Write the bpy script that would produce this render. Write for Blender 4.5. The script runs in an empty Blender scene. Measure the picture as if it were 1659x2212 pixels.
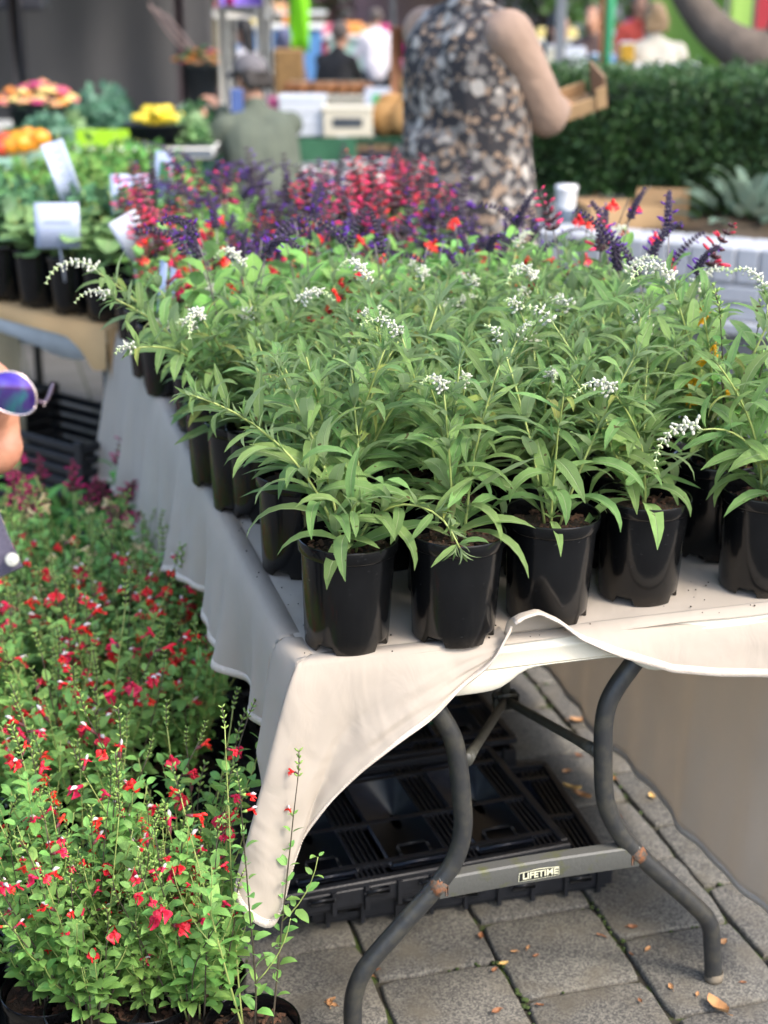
import bpy, math, random
import numpy as np
from mathutils import Matrix, Vector
random.seed(7); rng = np.random.default_rng(7)
PI = math.pi
# ------------------------------------------------------------------ camera, sky, sun, exposure
sc = bpy.context.scene
H, PITCH, FPX, CX, CY = 1.72, math.radians(19.6), 3318.0, 829.5, 1106.0
cd = bpy.data.cameras.new('camera'); cam = bpy.data.objects.new('camera', cd); sc.collection.objects.link(cam)
cam.location = (0, 0, H); cam.rotation_euler = (PI/2-PITCH, 0, 0)
cd.sensor_fit = 'VERTICAL'; cd.sensor_height = 36; cd.lens = FPX/2212*36; cd.clip_start = .05; cd.clip_end = 400
cd.dof.use_dof = True; cd.dof.focus_distance = 2.30; cd.dof.aperture_fstop = 3.0
sc.camera = cam
SUN_DIR = Vector((.74, -.52, 1.05)).normalized()          # towards the sun
world = bpy.data.worlds.new('World'); sc.world = world; world.use_nodes = True
wn = world.node_tree.nodes; wn.clear()
sky = wn.new('ShaderNodeTexSky'); sky.sky_type = 'NISHITA'; sky.sun_disc = False
sky.sun_elevation = math.asin(SUN_DIR.z); sky.sun_rotation = math.atan2(SUN_DIR.x, SUN_DIR.y); sky.dust_density = 3.0
bgn = wn.new('ShaderNodeBackground'); bgn.inputs['Strength'].default_value = .15
wo = wn.new('ShaderNodeOutputWorld')
world.node_tree.links.new(sky.outputs[0], bgn.inputs[0]); world.node_tree.links.new(bgn.outputs[0], wo.inputs[0])
sl = bpy.data.lights.new('sun', 'SUN'); sl.energy = .68; sl.angle = math.radians(11); sl.color = (1, .94, .85)
sun = bpy.data.objects.new('sun', sl); sc.collection.objects.link(sun)
sun.rotation_euler = (-SUN_DIR).to_track_quat('-Z', 'Y').to_euler(); sun.location = (3, -3, 8)
sc.view_settings.view_transform = 'Standard'; sc.view_settings.look = 'None'
sc.view_settings.exposure = 1.86; sc.view_settings.gamma = 1
sc.render.engine = 'CYCLES'; sc.cycles.use_denoising = True; sc.cycles.max_bounces = 6; sc.cycles.transparent_max_bounces = 4
sc.cycles.caustics_reflective = False; sc.cycles.caustics_refractive = False
COL = sc.collection
# ------------------------------------------------------------------ measuring the place
S_, C_ = math.sin(PITCH), math.cos(PITCH)
TA = math.radians(15.4); CA, SA = math.cos(TA), math.sin(TA)      # the paving and the table run 15.4 degrees off the view
def ray(x, y):
    X, Y = (x-CX)/FPX, (y-CY)/FPX
    return np.array([X, C_-Y*S_, -(S_+Y*C_)])
CAM = np.array([0, 0, H])
def at_z(x, y, z): r = ray(x, y); return CAM + r*((z-H)/r[2])
def at_y(x, y, d): r = ray(x, y); return CAM + r*(d/r[1])
TZ = .737
N0 = at_z(640, 1440, TZ)                                       # the table's front corner
def W(u, v, z): return np.array([N0[0]+u*CA-v*SA, N0[1]+u*SA+v*CA, z])
def UV(P): d = P-N0; return np.array([d[0]*CA+d[1]*SA, -d[0]*SA+d[1]*CA, P[2]])
def on_v(x, y, v):
    o = CAM-N0; r = ray(x, y); ov = -o[0]*SA+o[1]*CA; rv = -r[0]*SA+r[1]*CA
    return UV(CAM+r*((v-ov)/rv))
# ------------------------------------------------------------------ mesh building
def nrm(v): v = np.asarray(v, float); return v/(np.linalg.norm(v)+1e-12)
def frame(d, up=(0, 0, 1)):
    y = nrm(d); x = np.cross(y, up)
    if np.linalg.norm(x) < 1e-4: x = np.cross(y, (1, 0, 0))
    x = nrm(x); return x, y, np.cross(x, y)
def mat4(p, d, up=(0, 0, 1), s=1.0, sx=None):
    x, y, z = frame(d, up); m = np.eye(4); a = s if sx is None else sx
    m[:3, 0] = x*a; m[:3, 1] = y*s; m[:3, 2] = z*s; m[:3, 3] = p; return m
def rz4(a, p=(0, 0, 0)):
    m = np.eye(4); m[0, 0] = m[1, 1] = math.cos(a); m[0, 1] = -math.sin(a); m[1, 0] = math.sin(a); m[:3, 3] = p; return m
class MB:
    def __init__(s): s.v, s.f, s.uv, s.m, s.n = [], [], [], [], 0
    def add(s, V, F, UVs=None, mi=0, M=None):
        V = np.asarray(V, float)
        if M is not None: V = V@M[:3, :3].T+M[:3, 3]
        s.v.append(V); s.uv.append(np.zeros((len(V), 2)) if UVs is None else np.asarray(UVs, float))
        n = s.n; s.f += [tuple(i+n for i in q) for q in F]; s.m += [mi]*len(F) if np.isscalar(mi) else list(mi); s.n += len(V); return s
    def mesh(s, name, mats, smooth=True):
        me = bpy.data.meshes.new(name); V = np.concatenate(s.v); U = np.concatenate(s.uv)
        me.from_pydata(V.tolist(), [], s.f)
        for m in (mats if isinstance(mats, (list, tuple)) else [mats]): me.materials.append(m)
        me.polygons.foreach_set('material_index', s.m)
        if smooth: me.polygons.foreach_set('use_smooth', [True]*len(s.f))
        li = np.empty(len(me.loops), int); me.loops.foreach_get('vertex_index', li)
        me.uv_layers.new(name='UVMap').data.foreach_set('uv', U[li].ravel()); me.update(); return me
    def build(s, name, mats, parent=None, smooth=True, kind=None):
        return link(name, s.mesh(name, mats, smooth), parent, kind=kind)
def link(name, data, parent=None, M=None, kind=None):
    o = bpy.data.objects.new(name, data); COL.objects.link(o)
    if parent is not None: o.parent = parent
    if M is not None: o.matrix_basis = Matrix(M.tolist())
    if kind: o['kind'] = kind
    return o
def tag(o, label, cat=None, group=None):
    o['label'] = label
    if cat: o['category'] = cat
    if group: o['group'] = group
    return o
def thing(name, label, cat, loc=(0, 0, 0), rz=0, group=None):
    o = bpy.data.objects.new(name, None); COL.objects.link(o); o.empty_display_size = .05
    o.location = tuple(float(q) for q in loc); o.rotation_euler = (0, 0, rz); return tag(o, label, cat, group)
def autosmooth(me, deg=35):
    me.set_sharp_from_angle(angle=math.radians(deg)); return me
def gridf(r, c, closed=False):
    F = []
    for i in range(r-1):
        for j in range(c if closed else c-1):
            k = (j+1) % c; F.append((i*c+j, i*c+k, (i+1)*c+k, (i+1)*c+j))
    return F
def box(c, s, ch=0.0):
    c, h = np.asarray(c, float), np.asarray(s, float)/2
    if not ch:
        V = np.array([[x, y, z] for x in (-1, 1) for y in (-1, 1) for z in (-1, 1)])*h+c
        return V, [(0, 1, 3, 2), (4, 6, 7, 5), (0, 4, 5, 1), (2, 3, 7, 6), (0, 2, 6, 4), (1, 5, 7, 3)]
    V, idx = [], {}
    for x in (-1, 1):
        for y in (-1, 1):
            for z in (-1, 1):
                for a in range(3):
                    q = np.array([x, y, z])*h
                    for b in range(3):
                        if b != a: q[b] -= (x, y, z)[b]*min(ch, h[b]*.9)
                    idx[(x, y, z, a)] = len(V); V.append(q+c)
    F = []
    for a in range(3):
        b, d = (a+1) % 3, (a+2) % 3
        for sg in (-1, 1):
            q = []
            for (p, r) in ((-1, -1), (1, -1), (1, 1), (-1, 1)):
                k = [0, 0, 0]; k[a] = sg; k[b] = p; k[d] = r; q.append(idx[(*k, a)])
            F.append(tuple(q) if sg > 0 else tuple(q[::-1]))
        for p in (-1, 1):
            for r in (-1, 1):
                def g(e, ax):
                    k = [0, 0, 0]; k[a] = e; k[b] = p; k[d] = r; return idx[(*k, ax)]
                q = (g(-1, b), g(1, b), g(1, d), g(-1, d)); F.append(q if p*r > 0 else q[::-1])
    for x in (-1, 1):
        for y in (-1, 1):
            for z in (-1, 1):
                q = tuple(idx[(x, y, z, a)] for a in range(3)); F.append(q if x*y*z > 0 else q[::-1])
    return np.array(V), F
def tube(P, R, n=8, cap=True):
    P = np.asarray(P, float); k = len(P); R = np.broadcast_to(np.asarray(R, float), (k,))
    T = np.gradient(P, axis=0); T /= np.linalg.norm(T, axis=1)[:, None]+1e-12
    ref = np.array([0, 0, 1.]) if abs(T[0][2]) < .9 else np.array([1., 0, 0])
    x = nrm(np.cross(ref, T[0])); V = []; UVs = []
    ang = np.arange(n)*2*PI/n
    for i in range(k):
        x = nrm(x-T[i]*np.dot(x, T[i])); y = np.cross(T[i], x)
        V.append(P[i]+R[i]*(np.cos(ang)[:, None]*x+np.sin(ang)[:, None]*y)); UVs.append(np.c_[ang/(2*PI), np.full(n, i/(k-1))])
    F = gridf(k, n, True)
    if cap: F += [tuple(range(n))[::-1], tuple(range((k-1)*n, k*n))]
    return np.concatenate(V), F, np.concatenate(UVs)
def lathe(prof, n=24, cap=False):
    ang = np.arange(n)*2*PI/n
    V = np.concatenate([np.c_[r*np.cos(ang), r*np.sin(ang), np.full(n, z)] for r, z in prof])
    F = gridf(len(prof), n, True)
    if cap: F += [tuple(range(n))[::-1], tuple(range((len(prof)-1)*n, len(prof)*n))]
    return V, F
def ball(c, r, nu=8, nv=6, M=None):
    r = np.broadcast_to(np.asarray(r, float), (3,)); V = [[0, 0, -1]]
    for i in range(1, nv):
        t = PI*i/nv-PI/2
        for j in range(nu): a = 2*PI*j/nu; V.append([math.cos(t)*math.cos(a), math.cos(t)*math.sin(a), math.sin(t)])
    V.append([0, 0, 1]); V = np.array(V)*r
    if M is not None: V = V@M[:3, :3].T
    F = [(0, 1+(j+1) % nu, 1+j) for j in range(nu)]
    for i in range(nv-2):
        for j in range(nu): k = (j+1) % nu; F.append((1+i*nu+j, 1+i*nu+k, 1+(i+1)*nu+k, 1+(i+1)*nu+j))
    L = len(V)-1; b = 1+(nv-2)*nu; F += [(b+j, b+(j+1) % nu, L) for j in range(nu)]
    return V+np.asarray(c), F
def spline(P, n):
    P = np.asarray(P, float); k = len(P); out = []
    for t in np.linspace(0, k-1-1e-9, n):
        i = int(t); q = t-i; a, b, c, d = P[max(i-1, 0)], P[i], P[i+1], P[min(i+2, k-1)]
        out.append(.5*((2*b)+(c-a)*q+(2*a-5*b+4*c-d)*q*q+(3*b-a-3*c+d)*q**3))
    return np.array(out)
def vnoise(P, f=1.0, seed=0):                                   # smooth pseudo-noise from sines
    P = np.asarray(P, float)*f; r = np.random.default_rng(seed); o = np.zeros(len(P))
    for k in range(5):
        d = r.normal(size=P.shape[1])*(1+.6*k); o += np.sin(P@d+r.uniform(0, 7))/(1+.6*k)
    return o/2.2
# ------------------------------------------------------------------ materials
def mat(name, col, rough=.6, var=.15, scale=20, bump=0, bscale=60, spec=.5, metal=0, trans=0, back=None, col2=None, thr=(.4, .6), rnd=0, coat=0, coords='Object', sheen=0, hue=0):
    m = bpy.data.materials.new(name); m.use_nodes = True; nt = m.node_tree; n = nt.nodes; L = nt.links; b = n['Principled BSDF']
    tc = n.new('ShaderNodeTexCoord'); nz = n.new('ShaderNodeTexNoise'); nz.inputs['Scale'].default_value = scale; nz.inputs['Detail'].default_value = 4
    L.new(tc.outputs[coords], nz.inputs['Vector'])
    rp = n.new('ShaderNodeValToRGB'); c = np.array(col[:3]); c2 = np.array(col2[:3]) if col2 is not None else np.clip(c*(1+var), 0, 1)
    c1 = c if col2 is not None else c*(1-var)
    rp.color_ramp.elements[0].color = (*c1, 1); rp.color_ramp.elements[1].color = (*c2, 1)
    rp.color_ramp.elements[0].position = thr[0]-(.15 if col2 is None else 0); rp.color_ramp.elements[1].position = thr[1]+(.15 if col2 is None else 0)
    L.new(nz.outputs['Fac'], rp.inputs[0]); out = rp.outputs[0]
    if rnd or hue:
        oi = n.new('ShaderNodeObjectInfo'); hs = n.new('ShaderNodeHueSaturation')
        mr = n.new('ShaderNodeMapRange'); mr.inputs['To Min'].default_value = 1-rnd; mr.inputs['To Max'].default_value = 1+rnd
        L.new(oi.outputs['Random'], mr.inputs[0]); L.new(mr.outputs[0], hs.inputs['Value'])
        if hue:
            ml = n.new('ShaderNodeMath'); ml.operation = 'MULTIPLY'; ml.inputs[1].default_value = 7.31; fr = n.new('ShaderNodeMath'); fr.operation = 'FRACT'
            L.new(oi.outputs['Random'], ml.inputs[0]); L.new(ml.outputs[0], fr.inputs[0])
            m2 = n.new('ShaderNodeMapRange'); m2.inputs['To Min'].default_value = .5-hue; m2.inputs['To Max'].default_value = .5+hue
            L.new(fr.outputs[0], m2.inputs[0]); L.new(m2.outputs[0], hs.inputs['Hue'])
        L.new(out, hs.inputs['Color']); out = hs.outputs[0]
    if back is not None:
        g = n.new('ShaderNodeNewGeometry'); mx = n.new('ShaderNodeMix'); mx.data_type = 'RGBA'
        L.new(g.outputs['Backfacing'], mx.inputs[0]); L.new(out, mx.inputs[6]); mx.inputs[7].default_value = (*back, 1); out = mx.outputs[2]
    L.new(out, b.inputs['Base Color']); b.inputs['Roughness'].default_value = rough; b.inputs['Specular IOR Level'].default_value = spec
    b.inputs['Metallic'].default_value = metal; b.inputs['Coat Weight'].default_value = coat
    if sheen: b.inputs['Sheen Weight'].default_value = sheen
    if bump:
        bz = n.new('ShaderNodeTexNoise'); bz.inputs['Scale'].default_value = bscale; bz.inputs['Detail'].default_value = 3
        L.new(tc.outputs[coords], bz.inputs['Vector']); bp = n.new('ShaderNodeBump'); bp.inputs['Strength'].default_value = bump; bp.inputs['Distance'].default_value = .01
        L.new(bz.outputs['Fac'], bp.inputs['Height']); L.new(bp.outputs[0], b.inputs['Normal'])
    if trans:
        t = n.new('ShaderNodeBsdfTranslucent'); ms = n.new('ShaderNodeMixShader'); ms.inputs[0].default_value = trans
        L.new(out, t.inputs[0]); L.new(b.outputs[0], ms.inputs[1]); L.new(t.outputs[0], ms.inputs[2]); L.new(ms.outputs[0], n['Material Output'].inputs[0])
    return m
def leafmat(name, col, back, rough=.5, vein=14, strength=.35, rnd=.16, hue=.012, rib=(.3, .42, .2), trans=.22, spots=False):
    m = mat(name, col, rough, .16, 25, back=back, trans=trans, rnd=rnd, hue=hue, spec=.4); nt = m.node_tree; n = nt.nodes; L = nt.links; b = n['Principled BSDF']
    uv = n.new('ShaderNodeUVMap'); sp = n.new('ShaderNodeSeparateXYZ'); L.new(uv.outputs[0], sp.inputs[0])
    def mth(op, a, c=None):
        q = n.new('ShaderNodeMath'); q.operation = op
        for i, z in enumerate((a, c)):
            if z is None: continue
            if isinstance(z, (int, float)): q.inputs[i].default_value = z
            else: L.new(z, q.inputs[i])
        return q.outputs[0]
    ax = mth('ABSOLUTE', mth('SUBTRACT', sp.outputs[0], .5))                 # 0 on the midrib .. 0.5 at the margin
    ph = mth('SUBTRACT', mth('MULTIPLY', sp.outputs[1], vein), mth('MULTIPLY', ax, vein*.45))
    wv = mth('ABSOLUTE', mth('SUBTRACT', mth('FRACT', ph), .5))              # side veins
    vo = n.new('ShaderNodeTexVoronoi'); vo.feature = 'DISTANCE_TO_EDGE'; vo.inputs['Scale'].default_value = 480
    tc = n.new('ShaderNodeTexCoord'); L.new(tc.outputs['Object'], vo.inputs['Vector'])
    rb = n.new('ShaderNodeMapRange'); L.new(ax, rb.inputs[0]); rb.inputs['From Max'].default_value = .06
    hgt = mth('ADD', mth('ADD', mth('MULTIPLY', mth('MINIMUM', wv, .25), 1.2), mth('MULTIPLY', mth('MINIMUM', vo.outputs['Distance'], .35), 1.3)), mth('MULTIPLY', rb.outputs[0], .8))
    bp = n.new('ShaderNodeBump'); bp.inputs['Strength'].default_value = strength; bp.inputs['Distance'].default_value = .003
    L.new(hgt, bp.inputs['Height']); L.new(bp.outputs[0], b.inputs['Normal'])
    src = b.inputs['Base Color'].links[0].from_socket; mx = n.new('ShaderNodeMix'); mx.data_type = 'RGBA'
    iv = mth('SUBTRACT', 1, rb.outputs[0]); fac = mth('MAXIMUM', mth('MULTIPLY', iv, .75), mth('MULTIPLY', mth('LESS_THAN', wv, .05), .22))
    L.new(fac, mx.inputs[0]); L.new(src, mx.inputs[6]); mx.inputs[7].default_value = (*rib, 1); fin = mx.outputs[2]
    if spots:
        nz = n.new('ShaderNodeTexNoise'); nz.inputs['Scale'].default_value = 55; nz.inputs['Detail'].default_value = 1
        oi = n.new('ShaderNodeObjectInfo'); ad = n.new('ShaderNodeVectorMath'); L.new(tc.outputs['Object'], ad.inputs[0]); L.new(oi.outputs['Random'], ad.inputs[1]); L.new(ad.outputs[0], nz.inputs['Vector'])
        gt = mth('MULTIPLY', mth('GREATER_THAN', nz.outputs['Fac'], .745), .85); m3 = n.new('ShaderNodeMix'); m3.data_type = 'RGBA'
        L.new(gt, m3.inputs[0]); L.new(fin, m3.inputs[6]); m3.inputs[7].default_value = (.12, .06, .02, 1); fin = m3.outputs[2]
    L.new(fin, b.inputs['Base Color'])
    for q in n:
        if q.type == 'BSDF_TRANSLUCENT': L.new(fin, q.inputs[0])
    return m
# ------------------------------------------------------------------ ground and paving
def paver_mat():
    m = mat('concrete_paver', (.098, .095, .086), .9, .2, 5, rnd=.13, hue=.006); nt = m.node_tree; n = nt.nodes; L = nt.links; b = n['Principled BSDF']
    tc = n.new('ShaderNodeTexCoord'); src = b.inputs['Base Color'].links[0].from_socket
    g = n.new('ShaderNodeNewGeometry')
    v1 = n.new('ShaderNodeTexVoronoi'); v1.inputs['Scale'].default_value = 330; L.new(g.outputs['Position'], v1.inputs['Vector'])
    r1 = n.new('ShaderNodeValToRGB'); e = r1.color_ramp.elements; e[0].color = (.45, .44, .42, 1); e[1].color = (1.9, 1.8, 1.6, 1); e[0].position = .2; e[1].position = .9
    sx = n.new('ShaderNodeSeparateXYZ'); L.new(v1.outputs['Color'], sx.inputs[0]); L.new(sx.outputs[0], r1.inputs[0])
    mx = n.new('ShaderNodeMix'); mx.data_type = 'RGBA'; mx.blend_type = 'MULTIPLY'; mx.inputs[0].default_value = .8; L.new(src, mx.inputs[6]); L.new(r1.outputs[0], mx.inputs[7])
    nz = n.new('ShaderNodeTexNoise'); nz.inputs['Scale'].default_value = 9; nz.inputs['Detail'].default_value = 5; L.new(g.outputs['Position'], nz.inputs['Vector'])
    r2 = n.new('ShaderNodeValToRGB'); q = r2.color_ramp.elements; q[0].position = .5; q[1].position = .68; q[0].color = (0, 0, 0, 1); q[1].color = (.8, .8, .8, 1); L.new(nz.outputs['Fac'], r2.inputs[0])
    m2 = n.new('ShaderNodeMix'); m2.data_type = 'RGBA'; L.new(r2.outputs[0], m2.inputs[0]); L.new(mx.outputs[2], m2.inputs[6]); m2.inputs[7].default_value = (.115, .10, .072, 1)
    L.new(m2.outputs[2], b.inputs['Base Color'])
    bp = n.new('ShaderNodeBump'); bp.inputs['Strength'].default_value = .5; bp.inputs['Distance'].default_value = .002
    L.new(sx.outputs[1], bp.inputs['Height']); L.new(bp.outputs[0], b.inputs['Normal']); return m
M_PAV = paver_mat()
def far_ground_mat():
    m = mat('far_paving', (.15, .145, .13), .9, .25, 3, bump=.2, bscale=80); nt = m.node_tree; n = nt.nodes; L = nt.links; b = n['Principled BSDF']
    g = n.new('ShaderNodeNewGeometry'); mp = n.new('ShaderNodeMapping'); mp.inputs['Rotation'].default_value = (0, 0, -TA+PI/2); L.new(g.outputs['Position'], mp.inputs[0])
    br = n.new('ShaderNodeTexBrick'); br.inputs['Scale'].default_value = 1; br.inputs['Brick Width'].default_value = .235; br.inputs['Row Height'].default_value = .235; br.inputs['Mortar Size'].default_value = .005
    br.inputs['Color1'].default_value = (.105, .10, .09, 1); br.inputs['Color2'].default_value = (.08, .077, .07, 1); br.inputs['Mortar'].default_value = (.03, .035, .015, 1)
    L.new(mp.outputs[0], br.inputs[0]); L.new(br.outputs[0], b.inputs['Base Color']); return m
PP, U0 = .235, .411
UA, UB, VA, VB = U0-8*PP, U0+5*PP, -.62, 3.4
gm = MB(); E_ = 260
ring = [W(UA, VA, -.001), W(UB, VA, -.001), W(UB, VB, -.001), W(UA, VB, -.001)]; outer = [W(-E_, -60, -.001), W(E_, -60, -.001), W(E_, E_, -.001), W(-E_, E_, -.001)]
gm.add(outer+ring, [(0, 1, 5, 4), (1, 2, 6, 5), (2, 3, 7, 6), (3, 0, 4, 7)])
ground = gm.build('ground', far_ground_mat(), smooth=False); ground['kind'] = 'structure'; ground['label'] = 'grey square concrete paving of the market square'
jm = MB(); jm.add([W(UA-.05, VA-.05, -.013), W(UB+.05, VA-.05, -.013), W(UB+.05, VB+.05, -.013), W(UA-.05, VB+.05, -.013)], [(0, 1, 2, 3)])
M_JOINT = mat('joint_soil', (.035, .03, .02), .95, .3, 30, col2=(.05, .075, .012), thr=(.48, .58))
jo = jm.build('paving', M_JOINT, smooth=False); jo['kind'] = 'structure'; jo['label'] = 'worn grey concrete pavers with mossy dark joints'
pav = []
for k in range(6):
    r = np.random.default_rng(40+k); h = PP/2-.0035; pts = []
    for (a, b) in (((-1, -1), (1, -1)), ((1, -1), (1, 1)), ((1, 1), (-1, 1)), ((-1, 1), (-1, -1))):
        for t in np.linspace(0, 1, 7)[:-1]:
            p = (np.array(a)*(1-t)+np.array(b)*t)*h; p += r.normal(0, .0011, 2)
            if t == 0: p *= .965+r.uniform(-.02, .01)
            pts.append(p)
    pts = np.array(pts); n = len(pts); V = []; z = r.normal(0, .0012, 2)
    for s, zz in ((1, -.03), (1, -.006), (.985, -.0015), (.955, 0)): V.append(np.c_[pts*s, np.full(n, zz)+pts@z])
    m = MB(); m.add(np.concatenate(V), gridf(4, n, True)+[tuple(range(3*n, 4*n))]); pav.append(autosmooth(m.mesh('paving_stone', M_PAV), 50))
ci = 0
for i in range(-8, 5):
    off = .322 if i % 2 == 0 else .2045
    for j in range(-5, 15):
        v = off+(j+.5)*PP; u = U0+(i+.5)*PP
        if v < VA-.02 or v > VB+.02: continue
        P = W(u, v, random.uniform(-.0035, .0015)); M = rz4(TA+random.choice((0, PI/2, PI, -PI/2))+random.gauss(0, .006), P)
        link('paving_stone', pav[ci*7 % 6], jo, M); ci += 1
M_MOSS = mat('moss', (.035, .055, .010), .95, .4, 90, bump=.5)
mm = MB(); r = np.random.default_rng(3)
for k in range(1700):
    i = r.integers(-4, 5); v = r.uniform(-.55, 1.6)
    if r.random() < .5: u = U0+i*PP+r.normal(0, .003)
    else:
        u = r.uniform(-.9, 1.3); c = math.floor((u-U0)/PP); off = .322 if c % 2 == 0 else .2045; v = off+round((v-off)/PP)*PP+r.normal(0, .003)
    if math.sin(u*17+v*9)+math.sin(u*5.3-v*14+1) < .55: continue
    s = r.uniform(.0015, .0042); V, F = ball(W(u, v, -.006+s*.4), (s*1.5, s*1.5, s), 5, 4); mm.add(V, F)
mo = mm.build('moss', M_MOSS); mo['kind'] = 'stuff'; mo['label'] = 'green moss in the joints between the pavers'; mo['category'] = 'moss'
# dead leaves on the paving
M_DRY = [mat('dry_leaf_tan', (.42, .22, .09), .7, .3, 60), mat('dry_leaf_brown', (.22, .09, .035), .7, .3, 60), mat('dry_leaf_yellow', (.55, .36, .12), .7, .3, 60)]
def dryleaf(l, w, cup, lob=0):
    m = MB(); nl, nw = 8, 5; P = []; UVs = []
    for i in range(nl+1):
        t = i/nl; hw = w/2*math.sin(PI*min(1, t*.96+.02))**.8*(1+lob*math.sin(t*19))
        for j in range(nw):
            s = j/(nw-1)*2-1; P.append([s*hw, l*(t-.5), cup*(s*s*.8+(t-.5)**2*2.2)+.0015]); UVs.append([j/(nw-1), t])
    m.add(P, gridf(nl+1, nw), UVs); m.add(*tube([[0, -l*.5, cup*.5], [0, -l*.72, cup*.9]], .0008, 5)); return m
DL = [[dryleaf(.02, .011, .004).mesh('fallen_leaf', q) for q in M_DRY], [dryleaf(.052, .03, .010, .08).mesh('fallen_leaf', q) for q in M_DRY]]
r = np.random.default_rng(11)
for k in range(34):
    P = at_z(r.uniform(690, 1655), r.uniform(1990, 2205), 0.001) if k < 22 else at_z(r.uniform(1180, 1500), r.uniform(1530, 1800), .001)
    o = link('fallen_leaf', DL[0][r.integers(0, 2)], None, mat4(P, (r.normal(), r.normal(), 0), (r.normal()*.25, r.normal()*.25, 1), r.uniform(.55, 1.05)))
    tag(o, 'tiny dry brown leaf scale lying on the grey pavers', 'leaf', 'tiny dry leaf scales scattered on the paving')
for (x, y, c, s, lb) in ((1548, 2178, 0, 1.0, 'curled orange-tan dead leaf beside the foot of the folding table'), (1235, 1705, 2, .8, 'yellow dead leaf, topmost of three lying together behind the table leg'), (1258, 1722, 0, .8, 'orange dead leaf between two others behind the table leg'),
        (1222, 1728, 0, .7, 'tan dead leaf at the edge of three behind the table leg'), (1250, 1560, 0, .85, 'orange dead leaf alone on the paving beneath the diagonal brace'), (1408, 1722, 2, .45, 'small pale yellow leaf on the paver beside the hanging cloth'), (925, 1965, 0, .55, 'small tan leaf against the bent table leg'), (1088, 2083, 2, .35, 'pale straw fragment at a corner between pavers')):
    tag(link('fallen_leaf', DL[1][c], None, mat4(at_z(x, y, .002), (r.normal(), r.normal(), 0), (r.normal()*.15, r.normal()*.15, 1), s)), lb, 'leaf')
# ------------------------------------------------------------------ folding table
TW, TL = .90, 2.44
M_PLASTIC = mat('cream_table_plastic', (.66, .62, .50), .45, .06, 14, bump=.05, bscale=300)
def leg_mat():
    m = mat('worn_grey_steel', (.026, .027, .027), .42, .25, 35, col2=(.055, .052, .040), thr=(.45, .7), spec=.5, bump=.08, bscale=120); return m
M_LEG = leg_mat(); M_BAR = mat('mossy_grey_steel', (.085, .085, .075), .55, .2, 30, col2=(.085, .09, .032), thr=(.56, .72), bump=.1, bscale=200)
M_RUST = mat('rust', (.075, .06, .045), .85, .4, 130, col2=(.19, .075, .03), thr=(.42, .62), bump=.3, bscale=200); M_GALV = mat('dark_brace_steel', (.05, .05, .04), .5, .3, 40)
tab = thing('folding_table', 'cream plastic folding table with bent grey steel legs under the cloth', 'table', W(0, 0, 0), TA)
top = MB(); pts = []
for (cx, cy, a0) in ((.04, .04, PI), (TW-.04, .04, -PI/2), (TW-.04, TL-.04, 0), (.04, TL-.04, PI/2)):
    for q in np.linspace(0, PI/2, 7): pts.append((cx+.04*math.cos(a0+q), cy+.04*math.sin(a0+q)))
pts = np.array(pts); c0 = pts.mean(0); n = len(pts); V = []
for ins, z in ((.02, .690), (.004, .690), (0, .694), (0, .7165), (-.001, .7185), (-.001, .7205), (.001, .723), (.006, .732), (.014, .7335)):
    d = pts-c0; V.append(np.c_[pts-np.sign(d)*ins*np.minimum(1, np.abs(d)*9), np.full(n, z)])
top.add(np.concatenate(V), gridf(9, n, True)+[tuple(range(8*n, 9*n)), tuple(range(n))[::-1]])
autosmooth(top.build('table_top', M_PLASTIC, tab).data, 40)
sk = MB(); us = np.linspace(.02, TW-.02, 60); lo = [.652+.034/(1+math.exp(-(u-.345)*90)) if u < TW/2 else .652+.034/(1+math.exp((u-.555)*90)) for u in us]
V = []; 
for u, z in zip(us, lo): V += [[u, .004, .6905], [u, .0015, .69+.0], [u, .003, z+.003], [u, .006, z], [u, .022, z], [u, .024, .691]]
sk.add(V, gridf(60, 6)); sk.build('skirt', M_PLASTIC, tab)
LV = .045
def pl(P): return [on_v(x, y, LV) for x, y in P]
R = .0158
right = pl([(1540, 2126), (1538, 2040), (1532, 1995), (1500, 1955), (1375, 1842), (1330, 1785), (1308, 1728), (1303, 1650), (1305, 1560), (1322, 1500), (1372, 1428), (1395, 1400)])
left = pl([(765, 2264), (762, 2175), (775, 2118), (812, 2062), (945, 1912), (985, 1850), (1000, 1785), (996, 1710), (988, 1640), (976, 1590), (948, 1540), (930, 1515)])
left[0][2] = right[0][2] = .004
for P in (right, left):
    m = MB(); Q = spline(P, 60); m.add(*tube(Q, R, 20)); lg = m.build('leg', M_LEG, tab)
    m = MB(); m.add(*lathe([(.0, -.003), (.0163, -.003), (.0167, .004), (.0167, .014), (.0160, .015)], 20), M=rz4(0, P[0])); m.build('foot_cap', mat('muddy_foot', (.16, .13, .09), .8, .4, 60), lg)
    j = 4; m = MB(); dz = nrm(np.array(P[5])-P[3]); m.add(*tube([np.array(P[j])-dz*.012+[0, -.001, 0], np.array(P[j])+[0, -.001, 0], np.array(P[j])+dz*.014+[0, -.001, 0]], [.0150, .0162, .0150], 14)); m.build('rust_patch', M_RUST, lg)
A, B = np.array(left[4]), np.array(right[4]); m = MB(); Nn = 30
V = []
for i in range(Nn):
    t = i/(Nn-1); c = A*(1-t)+B*t; hh = .0195; arch = .003*math.sin(PI*t)
    for (dy, dz) in ((-.012, -hh), (-.013, -hh+.002), (-.013, hh-.003), (-.010, hh), (.010, hh), (.012, hh-.003), (.012, -hh)): V.append([c[0], c[1]+dy, c[2]+dz+arch])
m.add(V, gridf(Nn, 7)); bar = m.build('cross_bar', M_BAR, tab); autosmooth(bar.data, 40)
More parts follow.
